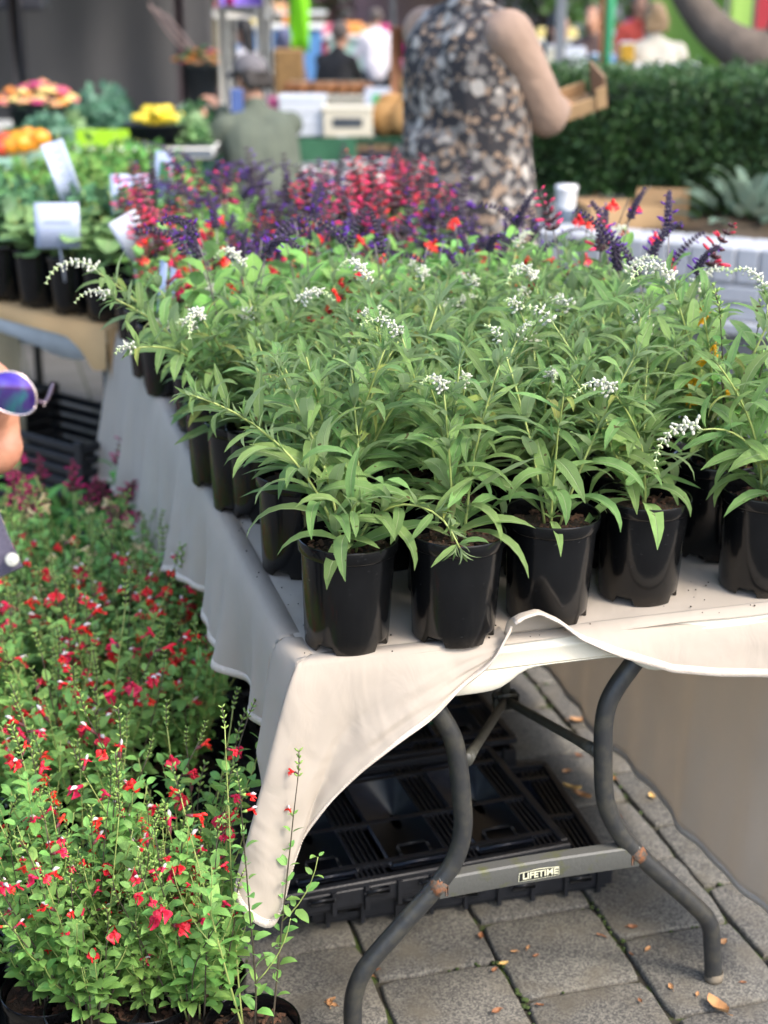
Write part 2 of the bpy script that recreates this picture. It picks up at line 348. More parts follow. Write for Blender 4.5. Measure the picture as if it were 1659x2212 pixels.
for P in (A, B):
    m = MB(); s = 1 if P is A else -1; m.add(*box(P+np.array([s*.012, 0, 0.0]), (.014, .028, .039), .005)); m.build('weld', M_RUST, bar)
# maker's plate: black with a cream border and the name in capitals
M_PLATE = mat('black_plate', (.012, .012, .01), .5, .2, 40); M_PRINT = mat('cream_print', (.62, .60, .42), .6, .25, 90)
def plate_pt(x, y): return on_v(x, y, LV-.0138)
q = [plate_pt(*p) for p in ((1117, 1908), (1216, 1890), (1210, 1868), (1113, 1886))]
cxy = sum(q)/4; du = nrm(q[1]-q[0]); dw = np.array([0, 0, 1.]); wl = .0365; hl = .0085
def outline(w, h, k): return [[-w, -h], [w, -h*.8], [w*.98, h*.8+k*0], [0, h*1.28], [-w*.98, h*.8], [-w, -h]]
def flat(name, pts, y, m_, parent):
    b = MB(); b.add([cxy+du*p[0]+dw*p[1]+np.array([0, y, 0]) for p in pts], [tuple(range(len(pts)))]); return b.build(name, m_, parent, False)
pla = flat('name_plate', [(-wl, -hl), (0, -hl*1.05), (wl, -hl), (wl*.97, hl), (0, hl*1.35), (-wl*.97, hl)], -.0004, M_PRINT, bar); pla['label'] = 'black plate with the cream name LIFETIME on the cross bar'
flat('plate_face', [(-wl*.965, -hl*.86), (0, -hl*.9), (wl*.965, -hl*.86), (wl*.935, hl*.86), (0, hl*1.18), (-wl*.935, hl*.86)], -.0009, M_PLATE, pla)
def text(name, body, size, M, m_, parent, ext=.0003, bold=0.0):
    c = bpy.data.curves.new(name, 'FONT'); c.body = body; c.size = size; c.align_x = 'CENTER'; c.align_y = 'CENTER'; c.extrude = ext; c.offset = bold; c.materials.append(m_)
    o = bpy.data.objects.new(name, c); me = bpy.data.meshes.new_from_object(o); bpy.data.objects.remove(o); bpy.data.curves.remove(c); me.name = name
    return link(name, me, parent, M)
def textM(c, x, z): y = np.cross(z, x); m = np.eye(4); m[:3, 0] = nrm(x); m[:3, 1] = nrm(y); m[:3, 2] = nrm(z); m[:3, 3] = c; return m
text('lettering', 'LIFETIME', .0165, textM(cxy+np.array([.002, -.0014, .0008]), du, np.array([0, -1., 0])), M_PRINT, pla, .0003, .0004)
# folding brace
hub = on_v(1092, 1512, .46)
for P in (on_v(1285, 1620, LV+.012), on_v(1010, 1640, LV+.012)):
    P = np.array(P); d = P-hub; m = MB(); Q = np.array([hub+d*t for t in np.linspace(0, 1, 12)])
    m.add(*tube(Q, np.r_[np.full(10, .0085), .010, .011], 8)); br = m.build('brace', M_GALV, tab)
    m = MB(); m.add(*ball(P, (.010, .008, .013), 10, 8)); m.build('brace_pin', M_GALV, br)
m = MB(); m.add(*box(hub, (.05, .03, .034), .005)); m.add(*tube([hub, hub+np.array([0, .02, .26])], .009, 8)); m.build('brace_bracket', M_GALV, tab)
# far leg set, behind the crates
for s in (-1, 1):
    m = MB(); c = TW/2; Q = spline([[c+s*.34, TL-.1, .005], [c+s*.33, TL-.1, .1], [c+s*.17, TL-.12, .27], [c+s*.12, TL-.13, .4], [c+s*.12, TL-.14, .55], [c+s*.17, TL-.15, .69]], 30); m.add(*tube(Q, R, 12)); m.build('leg', M_LEG, tab)
# ------------------------------------------------------------------ tablecloth
def cloth_mat():
    m = mat('cream_cotton_cloth', (.60, .53, .44), .85, .04, 6, trans=.45, sheen=.2); nt = m.node_tree; n = nt.nodes; L = nt.links; b = n['Principled BSDF']
    tc = n.new('ShaderNodeTexCoord'); bps = None
    for sc_, st, di in ((6, .8, .02), (19, .45, .006), (900, .25, .0006)):
        z = n.new('ShaderNodeTexNoise'); z.inputs['Scale'].default_value = sc_; z.inputs['Detail'].default_value = 3; z.inputs['Distortion'].default_value = .8 if sc_ < 100 else 0
        mp = n.new('ShaderNodeMapping'); mp.inputs['Scale'].default_value = (1, .55, .7) if sc_ < 100 else (1, 1, 1); L.new(tc.outputs['Object'], mp.inputs[0]); L.new(mp.outputs[0], z.inputs['Vector'])
        bp = n.new('ShaderNodeBump'); bp.inputs['Strength'].default_value = st; bp.inputs['Distance'].default_value = di; L.new(z.outputs['Fac'], bp.inputs['Height'])
        if bps is not None: L.new(bps.outputs[0], bp.inputs['Normal'])
        bps = bp
    L.new(bps.outputs[0], b.inputs['Normal']); return m
M_CLOTH = cloth_mat()
CZ = .7385
cloth = MB(); hems = []
def edge(P, n, rows):                                            # the last 14 mm of every column
    out = []
    for i in rows:
        c = [np.array(P[i*n+j]) for j in range(n)]; L = 0; k = n-1
        while k > 0 and L < .014: L += np.linalg.norm(c[k]-c[k-1]); k -= 1
        e = np.linalg.norm(c[k+1]-c[k])+1e-9; out.append((c[n-1], c[k]+(c[k+1]-c[k])*min(1, max(0, (L-.014)/e))))
    return out
# top
nu, nv = 46, 110; P = []
for i in range(nv):
    for j in range(nu):
        u, v = TW*j/(nu-1), TL*i/(nv-1); z = CZ+.0016*math.sin(u*23+v*11)*math.sin(v*17-u*7)
        e = min(u, TW-u); z -= .004*max(0, 1-e/.012)
        z -= .004*max(0, 1-v/.01); P.append([u, v, z])
cloth.add(P, gridf(nv, nu))
# drop beside the plants on the ground
def sidefold(v, s, seed):
    return s*(.020*math.sin(v*13+seed)+.012*math.sin(v*29+1.3*seed)+.007*math.sin(v*51+2*seed+s*2))
hz = lambda v: float(np.interp(v, [0, .1, .4, .75, 1.0, 1.3, 1.45, 1.6, 2.0, 2.44], [.57, .565, .545, .545, .51, .42, .385, .40, .34, .26]))
nv, ns = 170, 28; P = []
def drop(v, s):
    zh = hz(v); fl = .015+.05*(v/TL)**2
    return np.array([-.006-.010*(1-math.exp(-s*14))-fl*s-sidefold(v, s**.8, 1.)*(.35+.65*s), v+.012*s*math.sin(v*9), CZ-.004-(CZ-zh)*s])
for i in range(nv):
    v = .10+(TL-.10)*i/(nv-1)
    P += [[.03, v, CZ+.0015], [.004, v, CZ+.0018], [-.003, v, CZ+.0005]]+[drop(v, j/(ns-4)) for j in range(ns-3)]
cloth.add(P, gridf(nv, ns)); hems.append(edge(P, ns, range(nv)))
far = MB(); P = []
for i in range(40):
    u = TW*i/39
    for j in range(12): s = j/11; P.append([u, TL+.01+.02*s+.02*s*math.sin(u*20), CZ-.004-.36*s])
cloth.add(P, gridf(40, 12))
# hanging corner and front flap
T = [(0, .10, 0), (0, .05, 0), (0, .015, 0), (0, 0, 0), (.012, 0, 0), (.04, 0, 0), (.08, 0, 0), (.12, 0, 0), (.17, 0, 0), (.22, 0, 0), (.262, 0, 0), (.30, .002, 0), (.325, .01, 0), (.338, .024, .004)]
B = [(-.03, .10, .565), (-.04, .05, .50), (-.075, .0, .43), (-.110, -.035, .404), (-.103, -.055, .368), (-.055, -.06, .338), (-.017, -.055, .42), (.013, -.05, .48), (.071, -.045, .551), (.151, -.04, .618), (.216, -.035, .656), (.267, -.03, .688), (.303, -.02, .722), (.335, -.012, .770)]
K = 90; T = spline(T, K); B = spline(B, K); nr = 36; P = []
for i in range(K):
    a = T[i].copy(); a[2] = CZ-.004+a[2]; b = B[i]; s = i/(K-1)
    for j in range(nr):
        t = j/(nr-1); q = a*(1-t)+b*t
        lip = .010*(1-math.exp(-t*16))*(1-t)                                # rounds over the table edge
        q[1] -= lip*min(1, s/.22)
        q[0] -= .008*(1-math.exp(-t*14))*(1-t)*min(1, max(0, (.34-s)/.12))
        w = t*(1-.3*t)
        q[1] += w*(.030*math.exp(-((s-.50)/.09)**2)-.014*math.exp(-((s-.33)/.05)**2)-.012*math.exp(-((s-.68)/.07)**2)+.010*math.exp(-((s-.82)/.05)**2))
        q[1] += .004*w*math.sin(s*34+t*5)+.0065*w*float(vnoise([[s*9, t*6]], 1.3, 4)[0])+.0025*w*float(vnoise([[s*24, t*9]], 1.5, 6)[0]); q[2] += .004*w*math.sin(s*21+2)
        if s < .16: w = s/.16; w = w*w*(3-2*w); q = drop(a[1], t)*(1-w)+q*w
        if j == 0:
            wu, wv_ = min(1, max(0, (.40-s)/.14)), min(1, max(0, (s-.10)/.12)); e = np.array([a[0]+.03*wu, a[1]+.03*wv_, CZ+.0015]); P += [e, np.array([a[0]+.003*wu, a[1]+.003*wv_, CZ+.0020])]
        P.append(q)
nr += 2
cloth.add(P, gridf(K, nr)); hems.append(edge(P, nr, range(22, K)))
# front strip, thrown back over the table in the middle
us = np.linspace(.335, TW, 80); P = []; nr = 22
hB = lambda u: float(np.interp(u, [.335, .35, .374, .41, .445, .516, .606, .689, .78, .90], [.772, .781, .786, .765, .735, .699, .659, .643, .629, .62]))
for u in us:
    raised = 1/(1+math.exp((u-.455)*60)); zb = hB(u); a = np.array([u, .022*raised+.03*(1-raised), CZ+.002])
    c1 = np.array([u, -.004*raised-.010*(1-raised), zb+.012*raised]) if raised > .5 else np.array([u, -.012, CZ+.002])
    c1 = np.array([u, -.010+.018*raised, CZ+.004+(zb+.012-CZ)*raised if raised > .02 else CZ+.004]); b = np.array([u+.004*raised, -.022+.004*raised-.006*math.sin(u*30)*(1-raised), zb])
    for j in range(nr):
        t = j/(nr-1); q = a*(1-t)**2+2*c1*t*(1-t)+b*t*t; q[1] -= .006*(1-raised)*t*math.sin(u*24+1); P.append(q)
cloth.add(P, gridf(80, nr)); hems.append(edge(P, nr, range(80)))
# drop on the far side, its inner face showing under the table
nv, ns = 120, 26; P = []
for i in range(nv):
    v = -.02+(TL+.02)*i/(nv-1); zh = float(np.interp(v, [0, .15, .4, .8, 1.4, 2.4], [.10, .085, .085, .075, .075, .08]))
    for j in range(ns):
        s = j/(ns-1); z = CZ-.004-(CZ-zh)*s; u = TW+.010*(1-math.exp(-s*12))-.035*s+sidefold(v+.3, s, 2.2)*.4; P.append([u, v+.01*s*math.sin(v*8), z])
cloth.add(P, gridf(nv, ns)); hems.append(edge(P, ns, range(nv)))
me = cloth.mesh('tablecloth', M_CLOTH)
import bmesh
bm = bmesh.new(); bm.from_mesh(me); bmesh.ops.remove_doubles(bm, verts=bm.verts, dist=.0006); bmesh.ops.recalc_face_normals(bm, faces=bm.faces); bm.to_mesh(me); bm.free()
for p in me.polygons: p.use_smooth = True
co = link('tablecloth', me, None, rz4(TA, W(0, 0, 0))); tag(co, 'cream cotton cloth draped over the folding table of potted sages, one corner hanging low', 'tablecloth')
sm = co.modifiers.new('thick', 'SOLIDIFY'); sm.thickness = .0012; sm.offset = 0
M_HEM = mat('cloth_hem', (.60, .52, .43), .85, .08, 120, bump=.3, bscale=500)
for Hh in hems:
    m = MB(); Q = [x for q in Hh for x in (q[0], q[0]*.5+q[1]*.5, q[1])]; m.add(Q, gridf(len(Hh), 3)); hb = m.build('hem', M_HEM, co); so = hb.modifiers.new('t', 'SOLIDIFY'); so.thickness = .0030; so.offset = 0
    m = MB(); In = np.array([q[1]*.92+q[0]*.08 for q in Hh]); L = np.r_[0, np.cumsum(np.linalg.norm(np.diff(In, axis=0), axis=1))]; n_ = int(L[-1]/.0045); S1 = np.array([[np.interp(x, L, In[:, a]) for a in range(3)] for x in np.linspace(0, L[-1], 2*n_)])
    for i in range(0, 2*n_-1, 2): m.add(*box((S1[i]+S1[i+1])/2, (.0018, .0042, .0018)))
    m.build('stitching', M_HEM, hb, kind='stuff')
cr_ = MB(); r = np.random.default_rng(77)
for k in range(130):
    u = abs(r.normal(0, .10)) if k % 3 else r.uniform(.05, .85); v = r.uniform(.02, 1.3) if k % 3 else r.uniform(.0, .14); s = r.uniform(.0006, .0019); V, F = ball((0, 0, 0), (s, s*1.3, s*.7), 5, 4); cr_.add(V+W(min(u, .85)+.006, v, CZ+.003), F)
so_ = cr_.build('soil_crumbs', mat('dark_crumb', (.03, .018, .010), .95, .4, 90)); so_['kind'] = 'stuff'; so_['label'] = 'crumbs of potting mix spilled on the cream cloth'; so_['category'] = 'soil'
# ------------------------------------------------------------------ crates under the table
M_CRATE = mat('black_crate_plastic', (.010, .011, .014), .42, .3, 30, bump=.06, bscale=150); M_CRP = mat('blue_black_panel', (.012, .016, .026), .33, .3, 20)
def folded_crate(label, loc, rz, sx=.6, sy=.4, h=.062):
    t = thing('folded_crate', label, 'crate', loc, rz, None); m = MB()
    m.add(*box((sx/2, sy/2, .008), (sx-.02, sy-.02, .012)))
    for y in (.006, sy-.006): m.add(*box((sx/2, y, h*.5), (sx, .012, h*.56), .002)); m.add(*box((sx/2, y, h-.006), (sx, .016, .012), .002))
    for x in (.006, sx-.006): m.add(*box((x, sy/2, h*.5), (.0118, sy-.03, h*.56), .002)); m.add(*box((x, sy/2, h-.0061), (.016, sy-.032, .0118), .002))
    for k in range(9):
        for y in (-.002, sy+.002): m.add(*box((.03+k*(sx-.06)/8, y, h*.45), (.008, .010, h*.8)))
    for y in (.06, sy/2-.01, sy-.06): m.add(*box((sx/2, y, h-.010), (sx-.024, .012, .012)))
    body = m.build('frame', M_CRATE, t, False)
    for c in (.34, .66, .97):
        for k in range(6):
            m = MB(); m.add(*box((sx*c-.045+k*.011, sy/2, h-.0115), (.004, sy-.05, .008))); 
            m.build('lattice_bar', M_CRATE, body, False)
    for k, c in enumerate((.17, .49, .80)):
        m = MB(); m.add(*box((sx*c, sy*.5, h-.012), (sx*.21, sy*.80, .014), .004)); p = m.build('lid_panel', M_CRP, t)
        m = MB(); m.add(*box((sx*c, sy*.24, h-.0035), (sx*.10, .006, .004), .001)); m.add(*box((sx*c-.03, sy*.19, h-.0035), (.006, .03, .004), .001)); m.add(*box((sx*c+.03, sy*.19, h-.0035), (.006, .03, .004), .001)); m.build('moulded_latch', M_CRATE, p)
    for k in range(5):
        m = MB(); m.add(*box((.07+k*(sx-.14)/4, -.005, h*.62), (.05, .012, .012), .003)); m.build('hinge', M_CRATE, body)
    return t
c1 = W(.10, .385, .002); folded_crate('black folded crate lying flat on the pavers, lowest of the stack', c1, TA-.05, .60, .42)
c2 = W(.035, .320, .066); folded_crate('black folded crate with blue-black panels, skewed on top of its stack', c2, TA+.05, .57, .42)
c3 = W(.10, .76, .002); t3 = folded_crate('black folded crate behind the skewed stack, green letters on its panel', c3, TA+.02, .55, .40, .13)
M_GRN = mat('green_print', (.0, .16, .09), .5, .2, 50)
text('lettering', 'www.A', .062, textM(np.array([.30, .13, .1325]), np.array([1., .0, 0]), np.array([0, 0., 1.])), M_GRN, t3, .0006)
def deep_crate(label, loc, rz, sx, sy, h):
    t = thing('storage_crate', label, 'crate', loc, rz); m = MB()
    m.add(*box((sx/2, sy/2, .006), (sx-.04, sy-.04, .01)))
    for x in (.012, sx-.012): m.add(*box((x, sy/2, h/2), (.01, sy-.03, h-.004)))
    for y in (.012, sy-.012): m.add(*box((sx/2, y, h/2), (sx-.03, .0102, h-.004)))
    m.build('walls', M_CRATE, t, False); m = MB()
    for z in (h-.012, h*.72):
        m.add(*box((sx/2, .004, z), (sx+.012, .02, .016), .004)); m.add(*box((sx/2, sy-.004, z), (sx+.012, .02, .016), .004)); m.add(*box((.004, sy/2, z), (.02, sy-.02, .0158), .004)); m.add(*box((sx-.004, sy/2, z), (.02, sy-.02, .0158), .004))
    m.build('rim', M_CRATE, t); return t
deep_crate('black storage crate standing on the paving under the table, lower of two', W(.13, 1.36, .001), TA, .58, .4, .19)
deep_crate('black storage crate set on another one under the table', W(.135, 1.37, .192), TA, .58, .4, .17)
# ------------------------------------------------------------------ plants
M_SAGE = leafmat('white_sage_leaf', (.27, .45, .135), (.38, .52, .24), .55, 16, .9, .26, .018, (.55, .64, .36), trans=.36, spots=True)
M_PSAGE = leafmat('broad_sage_leaf', (.20, .42, .08), (.28, .46, .17), .5, 11, .55, .18, .012, (.24, .40, .12))
M_HOT = leafmat('small_salvia_leaf', (.20, .40, .09), (.26, .44, .15), .5, 7, .3, .25, .02, (.16, .30, .09))
M_DKL = leafmat('dark_green_leaf', (.05, .14, .03), (.10, .19, .06), .45, 8, .3, .2, .02, (.12, .22, .06))
M_VEG = leafmat('seedling_leaf', (.10, .27, .04), (.15, .3, .08), .5, 8, .3, .25, .02, (.22, .38, .12))
M_SQ = leafmat('squash_leaf', (.22, .36, .12), (.25, .38, .16), .55, 6, .4, .15, .015, (.35, .45, .22))
M_GSTEM = mat('green_stem', (.32, .38, .11), .5, .2, 60); M_PSTEM = mat('grey_purple_stem', (.16, .14, .13), .6, .3, 60); M_DSTEM = mat('dark_stem', (.07, .055, .035), .6, .3, 60, rnd=.3)
M_WFL = mat('white_woolly_flower', (.70, .70, .56), .9, .06, 300, bump=.5, bscale=700, sheen=.5, trans=.15); M_WCAL = mat('pale_green_calyx', (.50, .60, .30), .8, .12, 200, bump=.3, bscale=500)
M_PUR = mat('dark_purple_calyx', (.034, .020, .050), .7, .4, 200, rnd=.2); M_VIO = mat('violet_flower', (.11, .015, .30), .6, .25, 100, trans=.2); M_MAUV = mat('mauve_bud', (.14, .09, .15), .7, .3, 150)
M_RED = mat('red_petal', (.80, .020, .050), .5, .2, 80, trans=.25, rnd=.18, hue=.012); M_WPET = mat('white_petal', (.78, .70, .68), .6, .08, 80, trans=.2); M_PINK = mat('coral_pink_petal', (.80, .04, .14), .5, .25, 80, trans=.25, rnd=.2, hue=.02)
M_MAG = mat('magenta_petal', (.50, .008, .13), .5, .25, 80, trans=.25, rnd=.2); M_CREAM = mat('cream_petal', (.68, .55, .30), .6, .12, 80, trans=.25, rnd=.15); M_CAL = mat('green_calyx', (.22, .34, .07), .6, .25, 90, rnd=.2); M_RCAL = mat('maroon_calyx', (.12, .025, .03), .6, .3, 90)
M_YEL = mat('yellow_petal', (.75, .40, .01), .5, .2, 80, trans=.25)
def pot_mat():
    m = mat('black_pot_plastic', (.0040, .0043, .0048), .2, .3, 18, rnd=.25, spec=.4); nt = m.node_tree; n = nt.nodes; L = nt.links; b = n['Principled BSDF']
    tc = n.new('ShaderNodeTexCoord'); oi = n.new('ShaderNodeObjectInfo'); ad = n.new('ShaderNodeVectorMath'); L.new(tc.outputs['Object'], ad.inputs[0]); L.new(oi.outputs['Random'], ad.inputs[1])
    mp = n.new('ShaderNodeMapping'); mp.inputs['Scale'].default_value = (1.6, 1.6, 4.5); L.new(ad.outputs[0], mp.inputs[0])
    nz = n.new('ShaderNodeTexNoise'); nz.inputs['Scale'].default_value = 42; nz.inputs['Detail'].default_value = 7; nz.inputs['Roughness'].default_value = .75; L.new(mp.outputs[0], nz.inputs['Vector'])
    rp = n.new('ShaderNodeValToRGB'); e = rp.color_ramp.elements; e[0].position = .62; e[1].position = .74; e[0].color = (0, 0, 0, 1); e[1].color = (.55, .55, .55, 1); L.new(nz.outputs['Fac'], rp.inputs[0])
    src = b.inputs['Base Color'].links[0].from_socket; mx = n.new('ShaderNodeMix'); mx.data_type = 'RGBA'; L.new(rp.outputs[0], mx.inputs[0]); L.new(src, mx.inputs[6]); mx.inputs[7].default_value = (.08, .08, .08, 1)
    sp = n.new('ShaderNodeSeparateXYZ'); L.new(tc.outputs['Object'], sp.inputs[0]); dm = n.new('ShaderNodeMapRange'); dm.inputs['From Min'].default_value = .022; dm.inputs['From Max'].default_value = 0; dm.inputs['To Max'].default_value = .25; L.new(sp.outputs[2], dm.inputs[0])
    n2 = n.new('ShaderNodeTexNoise'); n2.inputs['Scale'].default_value = 30; n2.inputs['Detail'].default_value = 6; L.new(ad.outputs[0], n2.inputs['Vector']); mu = n.new('ShaderNodeMath'); mu.operation = 'MULTIPLY'; L.new(n2.outputs['Fac'], mu.inputs[0]); L.new(dm.outputs[0], mu.inputs[1])
    m2 = n.new('ShaderNodeMix'); m2.data_type = 'RGBA'; L.new(mu.outputs[0], m2.inputs[0]); L.new(mx.outputs[2], m2.inputs[6]); m2.inputs[7].default_value = (.13, .10, .07, 1); L.new(m2.outputs[2], b.inputs['Base Color'])
    rr = n.new('ShaderNodeMapRange'); rr.inputs['To Min'].default_value = .16; rr.inputs['To Max'].default_value = .65; L.new(rp.outputs[0], rr.inputs[0]); L.new(rr.outputs[0], b.inputs['Roughness'])
    bz = n.new('ShaderNodeTexNoise'); bz.inputs['Scale'].default_value = 28; L.new(ad.outputs[0], bz.inputs['Vector']); bp = n.new('ShaderNodeBump'); bp.inputs['Strength'].default_value = .12; bp.inputs['Distance'].default_value = .004; L.new(bz.outputs['Fac'], bp.inputs['Height']); L.new(bp.outputs[0], b.inputs['Normal'])
    return m
M_POT = pot_mat(); M_SOIL = mat('potting_mix', (.030, .018, .010), .95, .5, 90, bump=.9, bscale=220); M_CHIP = mat('bark_chip', (.075, .035, .018), .9, .5, 100, rnd=.3)
PH, PR = .172, .0765
def pot_mesh():
    m = MB(); n = 64; prof = [(.0, .006), (.053, .006), (.0625, .000), (.0645, .003), (.0645, .017), (.0652, .0185), (.0712, PH-.022), (.0740, PH-.0205), (PR-.0006, PH-.018), (PR, PH-.004), (PR-.0007, PH-.001), (PR-.002, PH), (PR-.0038, PH-.0015), (PR-.0055, PH-.012), (.069, PH-.03), (.066, PH-.06)]
    V, F = lathe(prof, n); V = V.reshape(len(prof), n, 3)
    for j in range(n):
        a = (j/n*4) % 1
        if abs(a-.5) < .14: V[2, j, 2] = V[3, j, 2] = .014; V[2, j, :2] *= .97; V[3, j, :2] *= .985
    m.add(V.reshape(-1, 3), F); return autosmooth(m.mesh('pot', M_POT), 35)
POT = pot_mesh()
def soil_mesh(seed, r0=.0685, z=PH-.024):
    m = MB(); r = np.random.default_rng(seed); V = []; nn = 20
    for k, rr in enumerate(np.linspace(0.002, r0, 8)):
        for j in range(nn): a = 2*PI*j/nn; V.append([rr*math.cos(a), rr*math.sin(a), z+r.normal(0, .002)+.004*math.sin(a*2+seed)])
    m.add(V, gridf(8, nn, True), mi=0)
    for k in range(70):
        a, q = r.uniform(0, 2*PI), r0*math.sqrt(r.random())*.95; s = r.uniform(.002, .0065)
        B, F = box((0, 0, 0), (s*2.2, s, s*.5)); m.add(B, F, mi=1, M=mat4([q*math.cos(a), q*math.sin(a), z+.002+r.uniform(0, .003)], r.normal(size=3)*[1, 1, .35], r.normal(size=3)*.5+[0, 0, 1]))
    return m.mesh('soil', [M_SOIL, M_CHIP], False)
SOIL = [soil_mesh(k) for k in range(3)]
def leafmesh(l, w, curl, fold=.35, nl=7, nw=5, serr=0, shape=(.85, 1.0), m_=None, twist=0, wave=0, pet=.06, name='leaf', raw=False):
    P, UVs = [], []; y = z = 0.0; a = .0; dl = l/nl; a0 = .25*curl
    for i in range(nl+1):
        t = i/nl; hw = w/2*(math.sin(PI*t**shape[0])**shape[1] if 0 < t < 1 else 0)*(1+serr*(i % 2)*.5); hw = max(hw, w*.03*(1-t)+.0002)
        ang = a0-curl*t**1.25
        c, s = math.cos(ang), math.sin(ang)
        for j in range(nw):
            q = j/(nw-1)*2-1; up = abs(q)*hw*fold+wave*hw*math.sin(t*17+q*2)
            tw = twist*t; x = q*hw*math.cos(tw)-up*math.sin(tw); u2 = q*hw*math.sin(tw)+up*math.cos(tw)
            P.append([x, y-s*u2, z+c*u2]); UVs.append([j/(nw-1), t])
        y += dl*c; z += dl*s
    F = [tuple(q[::-1]) for q in gridf(nl+1, nw)]
    F = [q[::-1] for q in F]
    if raw: return np.array(P), F, np.array(UVs)
    m = MB(); m.add(P, F, UVs); return m.mesh(name, m_)
class Spec(list):
    def put(s, name, me, M=None, label=None): s.append((name, me, np.eye(4) if M is None else M, label))
def plant(spec, name, label, cat, loc, rz, group=None, s=1.0, pot=True, tilt=0, merge=False, mats=None):
    t = thing(name, label, cat, loc, rz, group); t.scale = (1, 1, 1)
    if tilt: t.rotation_euler = (tilt*math.cos(rz*3), tilt*math.sin(rz*5), rz)
    if pot: link('pot', POT, t); link('soil', random.choice(SOIL), t)
    Ms = np.diag([s, s, s, 1]); off = np.eye(4); off[2, 3] = (PH-.026) if pot else 0
    if not merge:
        for n, me, M, lb in spec:
            if n != 'filler': link(n, me, t, off@Ms@M)
    if merge or any(q[0] == 'filler' for q in spec):
        by = {}
        for n, me, M, lb in spec:
            if merge or n == 'filler': by.setdefault('foliage' if n in ('leaf', 'side_shoot', 'stem', 'filler') else n, []).append((me, off@Ms@M))
        for n, L in by.items():
            if n != 'foliage':
                for me, M in L: link(n, me, t, M)
                continue
            mb = MB(); ml = []
            for me, M in L:
                k = len(me.vertices); V = np.empty(k*3); me.vertices.foreach_get('co', V); U = np.zeros((k, 2)); uvl = np.empty(len(me.loops)*2); me.uv_layers[0].data.foreach_get('uv', uvl); li = np.empty(len(me.loops), int); me.loops.foreach_get('vertex_index', li); U[li] = uvl.reshape(-1, 2)
                idx = []
                for q in me.materials:
                    if q not in ml: ml.append(q)
                    idx.append(ml.index(q))
                mb.add(V.reshape(-1, 3), [tuple(p.vertices) for p in me.polygons], U, [idx[p.material_index] for p in me.polygons], M)
            mb.build('foliage', ml, t, kind='stuff')
    return t
def bend(base, az, t0, t1, l, n=10, wob=.12, r=random):
    P = [np.array(base, float)]; a = az
    for i in range(n):
        q = i/(n-1); th = t0+(t1-t0)*q; a += r.gauss(0, wob)
        P.append(P[-1]+l/n*np.array([math.sin(th)*math.cos(a), math.sin(th)*math.sin(a), math.cos(th)]))
    return np.array(P)
def along(P, t):
    k = t*(len(P)-1); i = min(int(k), len(P)-2); return P[i]+(P[i+1]-P[i])*(k-i), nrm(P[i+1]-P[i])
# ---- white sage
SL = [leafmesh(.130, .0232, c, .30, 7, 5, .18, (.8, .8), M_SAGE, tw, wv) for c, tw, wv in ((.6, .2, 0), (1.0, -.2, .05), (1.35, .15, 0), (1.7, -.1, .05), (.25, .1, .06), (2.0, .25, 0), (.9, .5, .04), (1.2, -.45, .0))]
SLD = [leafmesh(.130, .0240, c, .30, 8, 5, .18, (.8, .8), M_SAGE, tw, .03) for c, tw in ((1.7, .2), (2.1, -.2), (2.4, .1), (1.4, -.3))]
M_SAGEY = leafmat('yellowing_sage_leaf', (.36, .43, .10), (.42, .46, .20), .6, 16, .9, .25, .02, (.5, .5, .25), trans=.3, spots=True)
SLY = [leafmesh(.11, .019, c, .4, 7, 5, .25, (.8, .8), M_SAGEY, tw, .10) for c, tw in ((1.2, .6), (2.2, -.5))]
def shoot(seed):
    m = MB(); r = np.random.default_rng(seed)
    for k in range(5):
        a = k*2.4; V, F, U = leafmesh(.028+.012*r.random(), .0052, .5+.6*r.random(), .45, 5, 3, 0, (.8, .9), raw=True)
        m.add(V, F, U, M=mat4((0, 0, .002*k), (math.cos(a)*.6, math.sin(a)*.6, 1.0), (0, 0, 1), 1-.12*k))
    return m.mesh('side_shoot', M_SAGE)
SH = [shoot(k) for k in range(4)]
def wspike(seed, n=9, l=.085, nod=1.3):
    r = random.Random(seed); m = MB(); P = bend((0, 0, 0), 0, .15, .15+nod, l, 12, .05, r); m.add(*tube(P, np.linspace(.0014, .0006, 13), 6), mi=1)
    for i in range(n):
        t = .12+.86*i/(n-1); c, d = along(P, t); s = (1.1-.72*t)
        white = t < .72
        for k in range(4):
            a = k*2*PI/4+i*.7+r.uniform(-.3, .3); x, y, z = frame(d); o = (math.cos(a)*x+math.sin(a)*z)
            dr = nrm(o+d*.55-np.array([0, 0, .3]))
            V, F = ball((0, 0, 0), (.0034*s, .0070*s, .0034*s), 7, 5); m.add(V, F, mi=0 if white else 1, M=mat4(c+dr*.007*s, dr))
            if white and r.random() < .45:
                V, F = ball((0, 0, 0), (.0036*s, .0056*s, .0028*s), 6, 4); m.add(V, F, mi=0, M=mat4(c+dr*.017*s-np.array([0, 0, .003]), dr))
    return m.mesh('flower_spike', [M_WFL, M_WCAL])
WS = [wspike(1, 9, .125, 1.7), wspike(2, 7, .09, 1.5), wspike(3, 11, .15, 2.0), wspike(4, 6, .07, 1.2)]
